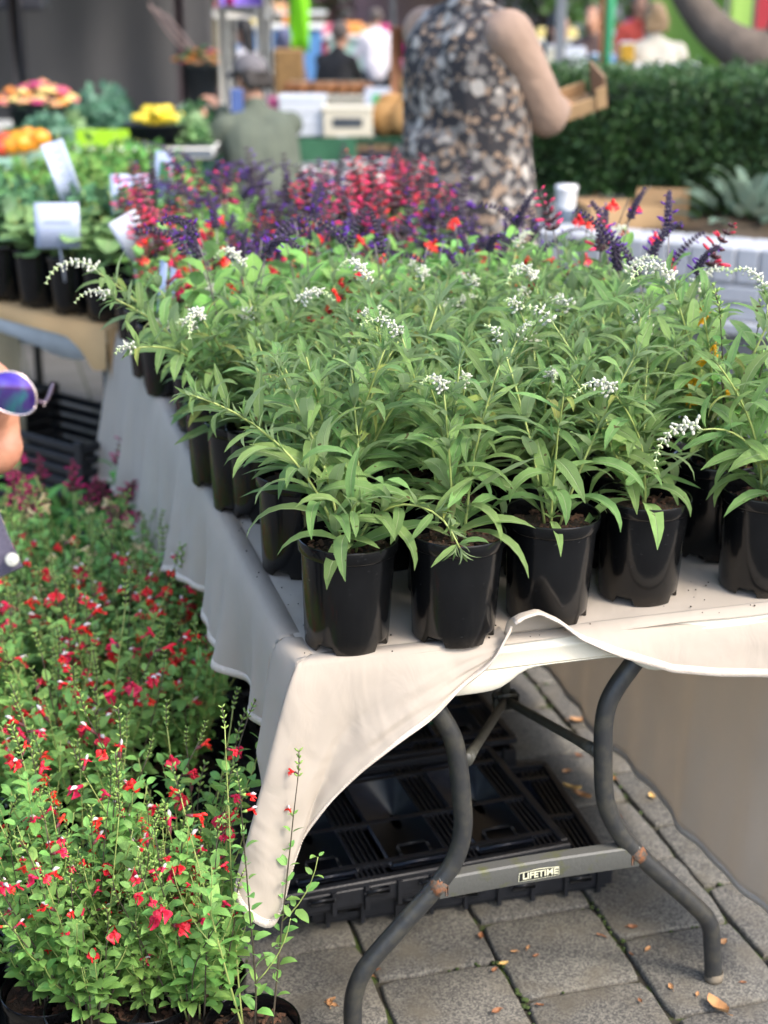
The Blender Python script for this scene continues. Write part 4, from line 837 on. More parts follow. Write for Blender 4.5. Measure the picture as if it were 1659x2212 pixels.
def person(label, loc, rz, s=1.0, sit=False, lean=.0, hands=((.28, -.25, .95), (-.28, -.25, .95)), top=None, legs=None, hair=None, skin=None, hairlen=.1, sleeve='long', cap=None, stout=1.0, group=None, twist=0, poles=((.5, .35, -1.0), (-.5, .35, -1.0)), head=(0, 0), vox=.014, sleeve_mat=None, vest=False, coat=.0, bald=False):
    t = thing('person', label, 'person', loc, rz, group); skin = skin or M_SKIN
    pz = .50 if sit else .95; pel = np.array([0, 0, pz])*s; cl, sl_ = math.cos(lean), math.sin(lean)
    def up(x, y, z): return pel+np.array([x, y*cl-z*sl_, z*cl+y*sl_])*s                   # along the leaning spine, facing -y
    nk = up(0, .0, .50); hd = nk+np.array([0, -.03-.08*sl_, .13])*s; sh = {k: up(k*.165*stout**.5, .01, .43) for k in (1, -1)}
    m = MB(); top_m = MB(); leg_m = MB(); slv = MB()
    def both(a, b, r0, r1, g=None, inf=.012):
        m.add(*capsule(a, b, r0, r1))
        if g is not None: g.add(*capsule(a, b, r0+inf, r1+inf))
    w = stout
    for x in (-.07, .07): both(up(x, 0, .08), up(x*1.15, 0, .36), .105*w*s, .100*w*s, top_m)
    both(up(0, -.02, .05), up(0, -.01, .30), .12*w*s, .12*w*s, top_m); both(sh[1], sh[-1], .062*s, .062*s); top_m.add(*capsule(up(.115*w**.5, .01, .44), up(-.115*w**.5, .01, .44), .066*s, .066*s)); slv.add(*capsule(sh[1], up(.10, .01, .42), .070*s, .06*s)); slv.add(*capsule(sh[-1], up(-.10, .01, .42), .070*s, .06*s)); both(up(0, 0, -.02), up(0, 0, .08), .135*w*s, .13*w*s, top_m)
    if coat: top_m.add(*capsule(up(0, 0, .05), up(0, -.01, -coat), .15*w*s, (.165*w)*s)); top_m.add(*capsule(up(.06, 0, .05), up(.085, -.01, -coat), .12*w*s, .125*w*s)); top_m.add(*capsule(up(-.06, 0, .05), up(-.085, -.01, -coat), .12*w*s, .125*w*s))
    m.add(*capsule(nk-np.array([0, 0, .04])*s, hd, .055*s, .052*s)); [top_m.add(*capsule(nk+np.array([0, 0, -.03])*s, sh[k_], .070*s*w**.5, .062*s)) for k_ in (1, -1)]; top_m.add(*capsule(up(0, 0, .42), nk+np.array([0, -.005, .025])*s, .085*s, .066*s))
    hx, hy = head; Rz = rz4(hx)[:3, :3]
    def hp(x, y, z): return hd+Rz@np.array([x, y*math.cos(hy)-z*math.sin(hy), z*math.cos(hy)+y*math.sin(hy)])*s
    for c, rr in (((0, .012, .065), (.074, .092, .088)), ((0, -.035, .01), (.055, .058, .075)), ((0, -.055, -.035), (.034, .034, .03))): V, F = ball((0, 0, 0), np.array(rr)*s, 16, 12); m.add(V@Rz.T+hp(*c), F)
    m.add(*capsule(hp(0, -.098, .035), hp(0, -.112, .008), .008*s, .014*s, 8))
    for k in (1, -1): V, F = ball((0, 0, 0), np.array((.010, .022, .03))*s, 8, 6); m.add(V@Rz.T+hp(k*.077, .012, .03), F)
    for k, tg, po in zip((1, -1), hands, poles):
        a = sh[k]; wr = np.array(tg)*s; el = elbow(a, wr, .29*s, .26*s, po); L = np.linalg.norm(wr-el); wr = el+nrm(wr-el)*.25*s
        g = slv if sleeve == 'long' else None
        both(a, el, .052*s*w**.5, .043*s*w**.5, slv, .010*w*w); both(el, wr, .042*s*w**.4, .028*s, g, .010*w*w); hand(m, wr, nrm(wr-el+np.array([0, -.08, 0])), (0, 0, 1), s, .6, k)
    for k in (1, -1):
        hip = pel+np.array([k*.09, 0, -.02])*s
        if sit: kn = pel+np.array([k*.13, -.44, .0])*s; an = pel+np.array([k*.12, -.42, -.43])*s
        else: kn = np.array([k*.10, -.02, .50])*s; an = np.array([k*.10, .03, .08])*s
        both(hip, kn, .085*w**.5*s, .058*s, leg_m, .010); both(kn, an, .056*s, .036*s, leg_m, .016)
        b = MB(); an = np.array(an); b.add(*capsule(an+np.array([0, .02, -.042])*s, an+np.array([k*.02, -.15, -.05])*s, .042*s, .036*s)); skinned(b, 'shoe', M_SHOE, t, .014); m.add(*capsule(an, an+np.array([0, -.1, -.045])*s, .034*s, .026*s))
    skinned(m, 'body', skin, t, vox*.7, 3)
    if legs is None: legs = M_JEAN
    skinned(leg_m, 'trousers', legs, t, vox); skinned(top_m, 'vest' if vest else 'top', top, t, vox); skinned(slv, 'sleeves', sleeve_mat or top, t, vox)
    for k in (1, -1): e = MB(); e.add(*ball(hp(k*.030, -.083, .045), .010*s, 8, 6)); e.build('eye', M_EYE, t)
    e = MB(); e.add(*ball(hp(0, -.092, -.018), np.array((.024, .008, .006))*s, 8, 6)); e.build('mouth', M_LIP, t)
    if cap is not None:
        e = MB(); V, F = ball((0, 0, 0), np.array((.092, .110, .095))*s, 16, 10); V[:, 2] = np.maximum(V[:, 2], -.01*s); e.add(V@Rz.T+hp(0, .012, .082), F); e.add(*capsule(hp(-.05, -.10, .082), hp(.05, -.10, .082), .02*s, .02*s)); skinned(e, 'cap', cap, t, .01, 2)
    if hair is not None:
        e = MB(); V, F = ball((0, 0, 0), np.array((.085, .100, .094))*s, 16, 12); keep = V[:, 1] > -.06*s; V[~keep, 1] = -.06*s; e.add(V@Rz.T+hp(0, .020, .075), F)
        if hairlen > 0:
            for k in (-1, 0, 1): e.add(*capsule(hp(k*.055, .06, .04), hp(k*.06, .075, .03-hairlen), .045*s, .035*s, 8))
        skinned(e, 'hair', hair, t, .012, 2)
    return t
def Z(P, z): return (P[0], P[1], z)
def solid(name, label, cat, mats, parts, loc=(0, 0, 0), rz=0, group=None):
    """parts: list of (part name, [shape...], material[, smooth])"""
    t = thing(name, label, cat, loc, rz, group)
    for p in parts:
        m = MB()
        for sh in p[1]: m.add(*sh)
        m.build(p[0], p[2], t, len(p) > 3 and p[3])
    return t
# ------------------------------------------------------------------ woman in the floral waistcoat
def floral():
    m = mat('floral_print', (.018, .016, .018), .8, .3, 10); nt = m.node_tree; n = nt.nodes; L = nt.links; b = n['Principled BSDF']; tc = n.new('ShaderNodeTexCoord')
    src = b.inputs['Base Color'].links[0].from_socket
    for sc_, lo, hi, a, c in ((34, .36, .46, (.24, .165, .11), (.30, .21, .14)), (24, .36, .46, (.16, .145, .13), (.24, .27, .33)), (15, .28, .40, (.36, .33, .29), (.45, .43, .42))):
        nz = n.new('ShaderNodeTexNoise'); nz.inputs['Scale'].default_value = 30; ad = n.new('ShaderNodeMix'); ad.data_type = 'VECTOR'; ad.inputs[0].default_value = .045; L.new(tc.outputs['Object'], ad.inputs[4]); L.new(tc.outputs['Object'], nz.inputs['Vector']); L.new(nz.outputs['Color'], ad.inputs[5])
        v = n.new('ShaderNodeTexVoronoi'); v.inputs['Scale'].default_value = sc_; L.new(ad.outputs[1], v.inputs['Vector']); r = n.new('ShaderNodeValToRGB'); e = r.color_ramp.elements; e[0].position = lo; e[1].position = hi; e[0].color = (1, 1, 1, 1); e[1].color = (0, 0, 0, 1); L.new(v.outputs['Distance'], r.inputs[0])
        e3 = r.color_ramp.elements.new(.10); e3.color = (1, 1, 1, 1); e4 = r.color_ramp.elements.new(.06); e4.color = (0.1, .1, .1, 1)
        g = n.new('ShaderNodeMath'); g.operation = 'GREATER_THAN'; sx = n.new('ShaderNodeSeparateXYZ'); L.new(v.outputs['Color'], sx.inputs[0]); L.new(sx.outputs[0], g.inputs[0]); g.inputs[1].default_value = .25; mu = n.new('ShaderNodeMath'); mu.operation = 'MULTIPLY'; L.new(g.outputs[0], mu.inputs[0]); L.new(r.outputs[0], mu.inputs[1])
        mx = n.new('ShaderNodeMix'); mx.data_type = 'RGBA'; L.new(mu.outputs[0], mx.inputs[0]); L.new(src, mx.inputs[6]); mx.inputs[7].default_value = (*a, 1); src = mx.outputs[2]
    L.new(src, b.inputs['Base Color']); return m
M_TAN = mat('tan_knit', (.27, .185, .135), .9, .14, 9, bump=.8, bscale=14)
wp = at_y(1005, 470, 5.35)
fw = person('person in a floral waistcoat with tan sleeves, reading an open cardboard box', (wp[0], wp[1], 0), math.radians(126), 1.09, hands=((.16, -.36, 1.13), (-.02, -.36, 1.14)), poles=((.4, 0, -1), (-.35, -.25, -1)), top=floral(), legs=M_JEAN, hair=mat('grey_brown_hair', (.16, .12, .09), .7), hairlen=.05, sleeve_mat=M_TAN, stout=1.42, coat=.16, vest=True, vox=.012)
M_KRAFT = mat('kraft_cardboard', (.40, .26, .13), .8, .1, 12); M_KRAFTD = mat('brown_cardboard', (.26, .17, .10), .8, .12, 12)
c = at_y(1240, 232, 5.62)
bx = solid('cardboard_box', 'open brown cardboard box held by the person in the floral waistcoat', 'box', None, [('base', [box((0, 0, 0), (.20, .15, .012)), box((-.094, 0, .035), (.008, .15, .07)), box((0, -.071, .035), (.18, .008, .07)), box((0, .071, .035), (.18, .008, .07))], M_KRAFT), ('lid', [box((.13, 0, .075), (.012, .15, .17))], M_KRAFTD), ('flap', [box((.105, -.08, .06), (.05, .006, .11))], M_KRAFT)], c, .3)
bx.rotation_euler = (.45, -.30, .25); bx.scale = (.76, .76, .76)
# ------------------------------------------------------------------ low painted brick wall, bed, hedge
M_WB = mat('white_painted_brick', (.40, .42, .45), .6, .06, 25, bump=.25, bscale=60, rnd=.05); M_MORT = mat('painted_mortar', (.30, .32, .34), .8, .1, 30); M_GREYB = mat('grey_painted_base', (.16, .165, .17), .8, .15, 8)
a, b = at_y(1120, 470, 5.95), at_y(1900, 500, 5.3); WH = .76; dx = nrm(np.array([b[0]-a[0], b[1]-a[1], 0])); wr = math.atan2(dx[1], dx[0]); LEN = 3.4
wall = thing('brick_wall', 'low white-painted brick wall in front of the clipped hedge', 'wall', (a[0], a[1], 0), wr)
m = MB(); m.add(*box((LEN/2, .12, WH/2-.005), (LEN-.01, .21, WH-.012))); m.build('core', M_MORT, wall, False)
m = MB(); V, F = box((0, 0, 0), (.079, .235, .128), .005); m.add(V, F); SOLD = m.mesh('brick', M_WB, False); m = MB(); V, F = box((0, 0, 0), (.232, .05, .062), .005); m.add(V, F); STR = m.mesh('brick', M_WB, False)
for i in range(int(LEN/.086)): link('brick', SOLD, wall, rz4(0, (.043+i*.086, .112+random.uniform(-.002, .002), WH-.064)))
for k in range(2):
    for i in range(int(LEN/.24)): link('brick', STR, wall, rz4(0, (.12+i*.24+(.12 if k % 2 else 0), .022+random.uniform(-.002, .002), WH-.17-k*.072)))
m = MB(); m.add(*box((LEN/2, .06, WH-.29), (LEN, .20, .045), .006)); m.build('ledge', M_WB, wall, False)
m = MB(); m.add(*box((LEN/2, .10, .25), (LEN-.02, .212, .5))); m.build('base', M_GREYB, wall, False)
m = MB(); m.add(*box((.0, .12, WH/2), (.06, .26, WH+.01), .004)); m.build('end_post', mat('navy_post', (.03, .04, .07), .6), wall)
bed = MB(); Q = []
nrmv = np.array([-dx[1], dx[0], 0])
for i in range(30):
    for j in range(12):
        p = np.array([a[0], a[1], 0])+dx*(LEN*i/29)+nrmv*(.22+1.6*j/11); Q.append([p[0], p[1], WH-.03+.015*math.sin(i*2.1+j)])
bed.add(Q, gridf(30, 12)); bo = bed.build('garden_bed_ground', mat('bed_mulch', (.09, .065, .04), .95, .5, 20, bump=.6, bscale=40)); bo['kind'] = 'structure'; bo['label'] = 'mulched soil behind the low wall'
def boxat(name, label, px, d, size, m_, cat, rz=0, z=None, ch=.006):
    P = at_y(px[0], px[1], d); zz = P[2] if z is None else z
    return solid(name, label, cat, None, [('body', [box((0, 0, size[2]/2), size, ch)], m_)], (P[0], P[1], zz), rz)
bz = WH-.03
def carton(label, x, d, s, rz, m_=M_KRAFT):
    P = at_y(x, 460, d); w, dp, h = s
    return solid('cardboard_tray', label, 'tray', None, [('base', [box((0, 0, .004), (w-.01, dp-.01, .008))], M_KRAFTD), ('side', [box((-w/2, 0, h/2), (.006, dp, h))], m_), ('side', [box((w/2, 0, h/2), (.006, dp, h))], m_), ('end', [box((0, -dp/2, h/2), (w-.008, .006, h))], m_), ('end', [box((0, dp/2, h/2), (w-.008, .006, h))], m_)], (P[0], P[1], bz+.015), rz)
carton('low cardboard tray on the mulch with its end folded', 1345, 6.15, (.32, .2, .085), .15); carton('brown cardboard carton beside the low tray on the mulch', 1430, 6.3, (.20, .2, .11), -.2); carton('small cardboard tray half hidden by the paper cup', 1275, 6.35, (.16, .14, .07), .3, M_KRAFTD)
cp = at_y(1221, 480, 6.12)
cupt = thing('paper_cup', 'paper cup, white above and blue-grey below, standing by the hedge', 'cup', (cp[0], cp[1], bz+.01))
m = MB(); m.add(*lathe([(.0, .0), (.030, .0), (.036, .075)], 24)); m.build('cup_base', mat('blue_grey_cup', (.16, .21, .27), .6), cupt); m = MB(); m.add(*lathe([(.036, .075), (.042, .15), (.044, .153), (.042, .156), (.038, .150), (.034, .08)], 24)); m.build('cup_wall', mat('white_cup', (.75, .76, .76), .5), cupt); m = MB(); m.add(*lathe([(.0445, .150), (.0455, .153), (.0455, .158), (.042, .164), (.0, .164)], 24)); m.build('lid', mat('white_lid', (.8, .8, .8), .4), cupt)
def foliage(name, parent, pts, nrmls, size, m_, seed, asp=.5, cup=.2):
    r = np.random.default_rng(seed); n = len(pts); d = nrmls+r.normal(0, .9, (n, 3)); d /= np.linalg.norm(d, axis=1)[:, None]; s = size*r.uniform(.6, 1.4, n)[:, None]
    up = r.normal(0, 1, (n, 3)); x = np.cross(d, up); x /= np.linalg.norm(x, axis=1)[:, None]; z = np.cross(x, d)
    A = pts; B = pts+d*s*.5+x*s*asp*.5+z*s*cup*.2; C = pts+d*s; D = pts+d*s*.5-x*s*asp*.5+z*s*cup*.2
    V = np.stack([A, B, C, D], 1).reshape(-1, 3); F = [(4*i, 4*i+1, 4*i+2, 4*i+3) for i in range(n)]; me = bpy.data.meshes.new(name); me.from_pydata(V.tolist(), [], F); me.materials.append(m_); U = np.tile(np.array([[.5, 0], [1, .5], [.5, 1], [0, .5]]), (n, 1)); me.uv_layers.new(name='UVMap').data.foreach_set('uv', U.ravel())
    return link(name, me, parent, kind='stuff')
M_HEDGE = mat('hedge_leaf', (.035, .090, .020), .5, .5, 6, back=(.05, .11, .03), trans=.15)
M_TWIG = mat('twig', (.05, .035, .02), .9, .3, 40)
hp0 = np.array([a[0], a[1], 0])-dx*.45+nrmv*.80; hedge = thing('hedge', 'dense dark green clipped hedge behind the low white wall', 'hedge', (hp0[0], hp0[1], bz), wr)
r = np.random.default_rng(8); HLn, HD, HH = 3.9, .7, .545; pts, nn = [], []
for k in range(42000):
    f = r.random(); x = r.uniform(0, HLn)
    if f < .55: p = [x, 0, r.uniform(0, HH)]; q = [0, -1, .2]
    elif f < .85: p = [x, r.uniform(0, HD), HH]; q = [0, -.2, 1]
    else: p = [0 if f < .97 else HLn, r.uniform(0, HD), r.uniform(0, HH)]; q = [-1 if f < .97 else 1, 0, .2]
    pts.append(p); nn.append(q)
pts = np.array(pts); nn = np.array(nn, float); bump = vnoise(pts, 6, 2)*.035+vnoise(pts, 17, 5)*.02; pts += nn*(bump+r.normal(-.02, .022, len(pts)))[:, None]; pts[:, 2] += .02
foliage('foliage', hedge, pts, nn, .026, M_HEDGE, 9, .6)
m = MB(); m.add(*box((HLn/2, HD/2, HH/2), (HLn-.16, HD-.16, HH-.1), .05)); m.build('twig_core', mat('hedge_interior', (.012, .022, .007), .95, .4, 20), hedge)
# grey-green rosette plant
gp = at_y(1620, 470, 6.0); gpl = thing('leafy_plant', 'grey-green broad-leaved plant growing at the foot of the hedge', 'plant', (gp[0], gp[1], bz))
M_GG = leafmat('grey_green_leaf', (.13, .20, .14), (.2, .27, .2), .7, 8, .3, .15, .01, (.25, .32, .24)); GG = [leafmesh(.15, .055, c, .2, 7, 5, 0, (.7, .7), M_GG, .1, .05) for c in (.6, 1.1)]
rr = random.Random(4)
for k in range(46): aa = k*2.4; e = .25+1.1*(k/46); cc = .10*math.sqrt(k/46); link('leaf', rr.choice(GG), gpl, mat4((cc*math.cos(aa)*2.2, cc*math.sin(aa)*1.2, .02+.10*(1-k/46)+.08*rr.random()), (math.cos(aa), math.sin(aa)*.8, 1.5-e), (0, 0, 1), rr.uniform(.7, 1.05)))
st = solid('salvia_stems', 'few thin salvia stems with red flowers standing before the white wall', 'plant', None, [('stem', [tube(bend((0, 0, 0), .3*k, .1, .3+.1*k, .32+.04*k, 8), .0013, 6)], M_DSTEM, True) for k in range(4)], Z(W(.83, .93, TP), TP+.14), 0)
for k in range(12): link('flower', FL_RED[0], st, mat4((random.uniform(-.02, .16), random.uniform(-.02, .08), random.uniform(.18, .38)), (random.gauss(0, 1), -1, .2), (0, 0, 1), 1.4))
# leaning tree
M_BARK = mat('grey_brown_bark', (.10, .078, .06), .9, .3, 9, bump=.8, bscale=25)
tree = thing('tree', 'leaning grey-brown tree limb rising behind the hedge', 'tree', Z(at_y(1720, 400, 8.6), 0))
tb = np.array(tree.location); limb = [at_y(x, y, d)-tb for x, y, d in ((1700, 560, 8.6), (1690, 300, 8.6), (1660, 150, 8.6), (1600, 108, 8.6), (1540, 62, 8.7), (1480, -20, 8.8), (1420, -140, 9.0), (1380, -420, 9.3))]; limb.insert(0, np.array([0.0, 0, 0]))
m = MB(); m.add(*tube(spline(limb, 50), np.interp(np.linspace(0, 1, 50), [0, .35, .55, 1], [.22, .18, .11, .06]), 14)); m.build('trunk', M_BARK, tree)
m = MB(); m.add(*tube(spline([limb[3], at_y(1700, 60, 8.6)-tb, at_y(1760, -160, 8.8)-tb, at_y(1800, -500, 9)-tb], 24), np.linspace(.13, .05, 24), 12)); m.build('limb', M_BARK, tree)
M_TLEAF = mat('tree_leaf', (.05, .12, .025), .5, .4, 3, trans=.2, back=(.08, .15, .05))
def crown(parent, centres, n, size, seed, m_=M_TLEAF):
    r = np.random.default_rng(seed); pts, nn = [], []
    for c, rad in centres:
        d = r.normal(0, 1, (n, 3)); d /= np.linalg.norm(d, axis=1)[:, None]; pts.append(np.array(c)+d*(rad*r.uniform(.35, 1, n)**.5)[:, None]*[1, 1, .75]); nn.append(d)
    return foliage('crown', parent, np.concatenate(pts), np.concatenate(nn), size, m_, seed)
crown(tree, [((-1.2, .6, 3.2), .8), ((-.4, .3, 3.6), .9), ((.7, .4, 3.4), .9), ((0, 1.0, 4.1), 1.0), ((-1.4, 1.2, 3.9), .8)], 900, .11, 21)
# ------------------------------------------------------------------ second plant table, seedlings and cards
M_BROWNCL = mat('brown_paper_cover', (.42, .27, .12), .85, .1, 6, bump=.3, bscale=10); M_GREYSHEET = cloth('grey_white_sheet', (.42, .44, .45))
s0, s1 = at_z(230, 706, .737), at_z(-330, 590, .737); e1 = nrm(np.array([s1[0]-s0[0], s1[1]-s0[1], 0])); e2 = np.array([e1[1], -e1[0], 0]); e2 = e2 if e2[1] > 0 else -e2; sl2 = 2.0
def S(u, v, z): p = np.array([s0[0], s0[1], 0])+e1*u+e2*v; return np.array([p[0], p[1], z])
seed_t = thing('trestle_table', 'trestle table with a brown paper cover holding vegetable seedlings', 'table', (0, 0, 0)); DP = 1.3
def slab(z0, z1, u0=0, u1=sl2, v0=0, v1=DP): 
    V = [S(u, v, z) for z in (z0, z1) for u, v in ((u0, v0), (u1, v0), (u1, v1), (u0, v1))]; return V, [(0, 1, 2, 3), (4, 7, 6, 5), (0, 4, 5, 1), (1, 5, 6, 2), (2, 6, 7, 3), (3, 7, 4, 0)]
m = MB(); m.add(*slab(.69, .728)); m.build('table_top', M_PLASTIC, seed_t, False)
m = MB(); P = []
for i in range(40):
    u = -.01+sl2*i/39; hz2 = .035+.10*math.exp(-((u-.02)/.07)**2)
    P += [S(u, DP, .734), S(u, .4, .734), S(u, .02, .735), S(u, -.012, .732), S(u, -.02-.01*math.sin(u*9), .732-hz2)]
m.add(P, gridf(40, 5)); P = []
for i in range(20):
    v = -.01+DP*i/19; P += [S(.02, v, .735), S(-.012, v, .732), S(-.02-.008*math.sin(v*14), v, .732-.16-.02*math.sin(v*7))]
m.add(P, gridf(20, 3)); m.build('paper_cover', M_BROWNCL, seed_t)
m = MB(); P = []
for i in range(40):
    u = .05+(sl2-.05)*i/39; P += [S(u, -.004, .70), S(u, -.008, .70-.035-.02*math.sin(u*5+1)-.03*math.exp(-((u-.2)/.15)**2)), S(u, .03, .62)]
m.add(P, gridf(40, 3)); m.build('sheet_edge', M_GREYSHEET, seed_t)
for u in (.12, sl2-.15):
    for v in (.1, DP-.1): m = MB(); m.add(*tube([S(u, v, 0), S(u, v, .69)], .018, 10)); m.build('leg', M_LEG, seed_t)
m = MB(); P = []
for i in range(16):
    for j in range(10): u, z = .42+.33*i/15, .66-(.36+.06*math.sin(i*1.3))*j/9; P.append(S(u, .01+.02*math.sin(i*.9)*(j/9), z))
m.add(P, gridf(16, 10)); tag(m.build('burlap_sack', cloth('burlap', (.20, .16, .09))), 'ragged brown burlap hanging from the seedling table', 'burlap')
for k, (u, v, z, lb) in enumerate(((.03, .25, .001, 'black slatted crate on the ground beneath the seedling table'), (.05, .27, .203, 'black slatted crate stacked on another beneath the seedling table'), (.62, .3, .001, 'black slatted crate behind the hanging burlap'), (.64, .31, .203, 'upper black slatted crate behind the hanging burlap'))):
    P = S(u, v, z); an = math.atan2(e1[1], e1[0]); ct = thing('slatted_crate', lb, 'crate', P, an+PI); 
    for q in range(5):
        m = MB(); zz = .02+q*.038
        m.add(*box((-.27, 0, zz), (.56, .012, .024), .002)); m.add(*box((-.27, -.36, zz), (.56, .012, .024), .002)); m.add(*box((.006, -.18, zz), (.012, .34, .024), .002)); m.add(*box((-.546, -.18, zz), (.012, .34, .024), .002)); m.build('slat', M_CRATE, ct, False)
    m = MB(); 
    for (x, y) in ((0, 0), (-.55, 0), (0, -.36), (-.55, -.36), (-.27, 0)): m.add(*box((x, y, .1), (.03, .016, .198), .002))
    m.add(*box((-.27, -.18, .006), (.54, .34, .008))); m.build('frame', M_CRATE, ct, False)
VGL = [leafmesh(.07, .05, c, .2, 6, 5, .1, (.62, .6), M_VEG, .1, .12) for c in (.4, .9)]; KLL = [leafmesh(.09, .065, .7, .3, 7, 5, .25, (.62, .6), mat('kale_leaf', (.09, .22, .08), .5, .2, 20, trans=.2, back=(.14, .24, .12)), .1, .2)]; SQL = [leafmesh(.085, .10, c, .12, 6, 5, .08, (.55, .55), M_SQ, .05, .1) for c in (.5, 1.0)]; PAR = [leafmesh(.035, .03, .6, .3, 5, 3, .4, (.6, .6), M_VEG, .1, .3)]
VS = [broad_sage(500+k, ns, l, lv, [], M_GSTEM, 0, dn, ls, (0, .5, .3, 1.1)) for k, (ns, l, lv, dn, ls) in enumerate(((10, (.12, .2), VGL, .03, 1.0), (9, (.12, .2), KLL, .035, 1.0), (6, (.12, .18), SQL, .06, 1.0), (16, (.10, .19), PAR, .02, 1.2), (12, (.14, .24), VGL, .03, .8)))]
GS = 'vegetable seedlings in black pots on the paper-covered table'; LB = ('leafy green seedling on the paper cover', 'kale seedling on the paper cover', 'pale squash seedling on the paper cover', 'fine-leaved parsley on the paper cover', 'tall green seedling on the paper cover')
rs = random.Random(9)
for j in range(9):
    for i in range(9):
        u, v = .08+i*.155+(.06 if j % 2 else 0), .085+j*.16
        k = 2 if j == 0 and i in (0, 1, 2) else (1 if j < 2 else rs.choice((0, 3, 3, 4)))
        P = S(u, v, .738)
        if P[0]/P[1] < -.36 or P[0]/P[1] > -.125 or v > DP-.06: continue
        plant(VS[k], 'potted_seedling', f'{LB[k]}, {ORD[min(9, i)]} along in the {ORD[j]} row', 'potted plant', P, rs.uniform(0, 6), GS, rs.uniform(.9, 1.2), merge=True)
M_BLUEP = mat('grey_print', (.30, .34, .46), .6, .2, 60); M_REDP = mat('pink_print', (.45, .15, .3), .6, .2, 60); M_PHOTO = mat('printed_photo', (.06, .20, .06), .5, .3, 50, col2=(.45, .06, .03), thr=(.56, .62))
def cardat(label, x, y, d, w, h, yaw, roll, prt=None, curve=0, lean=.15): card(label, at_y(x, y, d), w, h, yaw, roll, M_CARD, prt, .10, lean, curve)
lines = [(-.36, .30-.13*k, .30-.1*(k % 3), .34-.13*k, M_BLUEP) for k in range(5)]
cardat('pale blue printed card standing behind squash leaves', 124, 487, 4.42, .128, .128, .05, 0, [(-.3, .05, .3, .10, M_BLUEP)]); cardat('tall curled pale blue card leaning in the parsley', 133, 368, 4.75, .068, .175, .25, -.28, lines, .012)
cardat('card printed with a photograph of red flowers', 282, 428, 4.62, .115, .14, .1, .0, [(-.42, .36, .42, .42, M_REDP), (-.28, -.32, .4, .24, M_PHOTO)]); cardat('pale blue card with a green picture behind the pink salvia', 352, 380, 4.9, .07, .15, -.5, .06, [(-.2, -.1, .4, .3, M_PHOTO)])
# ------------------------------------------------------------------ produce stall under the dark tent
M_TENT = mat('dark_grey_tent', (.115, .110, .108), .9, .12, 1.2); M_BLK = mat('black_paint', (.012, .012, .016), .5); M_MAROON = mat('maroon_post', (.05, .03, .035), .5)
x0, x1 = at_y(-420, 100, 11.2)[0], at_y(462, 100, 11.2)[0]
tent = thing('market_tent', 'dark grey market tent with a closed back wall behind the produce', 'tent', (0, 0, 0))
m = MB(); P = []
for i in range(60):
    x = x0+(x1-x0)*i/59
    for j in range(10): P.append([x, 11.2+.03*math.sin(x*5)+.02*math.sin(x*13), 2.5*j/9])
m.add(P, gridf(60, 10)); wbk = m.build('back_wall', M_TENT, tent); s_ = wbk.modifiers.new('t', 'SOLIDIFY'); s_.thickness = .004
m = MB(); xm = (x0+x1)/2; m.add([[x0, 8.3, 2.45], [x1, 8.3, 2.45], [x1, 11.25, 2.45], [x0, 11.25, 2.45], [xm, 9.8, 3.3]], [(0, 1, 4), (1, 2, 4), (2, 3, 4), (3, 0, 4)]); shade_roof = m.build('roof', M_TENT, tent, False)  # unseen roof above the view, added to keep the produce stall in shade
m = MB(); m.add([[x0, 8.3, 0.0], [x0, 11.2, 0.0], [x0, 11.2, 2.45], [x0, 8.3, 2.45]], [(0, 1, 2, 3)]); m.build('side_wall', M_TENT, tent)
for (px, d, mm_, w) in ((38, 8.6, M_BLK, .035), (390, 10.9, M_MAROON, .03)):
    p = at_y(px, 100, d); m = MB(); m.add(*box((p[0], p[1], 1.22), (w*2, w*2, 2.44), .005)); m.build('post', mm_, tent)
p = at_y(52, 0, 8.7); solid('loudspeaker', 'black box hanging from the dark tent post', 'speaker', None, [('cabinet', [box((0, 0, 0), (.36, .22, .20), .01)], M_BLK), ('grille', [box((0, -.112, 0), (.30, .006, .15), .004)], mat('speaker_grille', (.02, .02, .025), .8))], (p[0]-.06, p[1], at_y(52, 22, 8.7)[2]+.10))
st_d = 8.0; pt = at_y(300, 318, st_d); ptz = at_y(300, 318, st_d)[2]
stall = thing('produce_table', 'long white-edged produce table heaped with vegetables', 'table', (0, 0, 0)); xa, xb = at_y(-420, 318, st_d)[0], at_y(462, 318, st_d)[0]
M_GCL = cloth('dark_green_cloth', (.012, .05, .03)); M_WEDGE = mat('white_board', (.62, .62, .58), .6, .05, 10)
m = MB(); m.add(*box(((xa+xb)/2, st_d+.75, ptz-.03), (xb-xa, 1.5, .055), .01)); m.build('board', M_WEDGE, stall); m = MB(); P = []
for i in range(60):
    x = xa+(xb-xa)*i/59; P += [[x, st_d+.03, ptz-.06], [x, st_d+.03+.02*math.sin(x*22), .05]]
m.add(P, gridf(60, 2)); m.build('skirt_cloth', M_GCL, stall)
for x in (xa+.1, xb-.1):
    for y in (st_d+.1, st_d+1.4): m = MB(); m.add(*tube([[x, y, 0], [x, y, ptz-.06]], .02, 8)); m.build('leg', M_LEG, stall)
M_ORG = mat('orange_skin', (.70, .25, .01), .35, .1, 10, rnd=.1); M_TOM = mat('red_skin', (.55, .05, .02), .3, .1, 10); M_YS = mat('yellow_squash', (.72, .55, .04), .4, .12, 10, rnd=.1); M_LIME = mat('lime_card', (.30, .55, .01), .6, .05, 10); M_BASK = mat('dark_tub', (.025, .03, .035), .6, .2, 10)
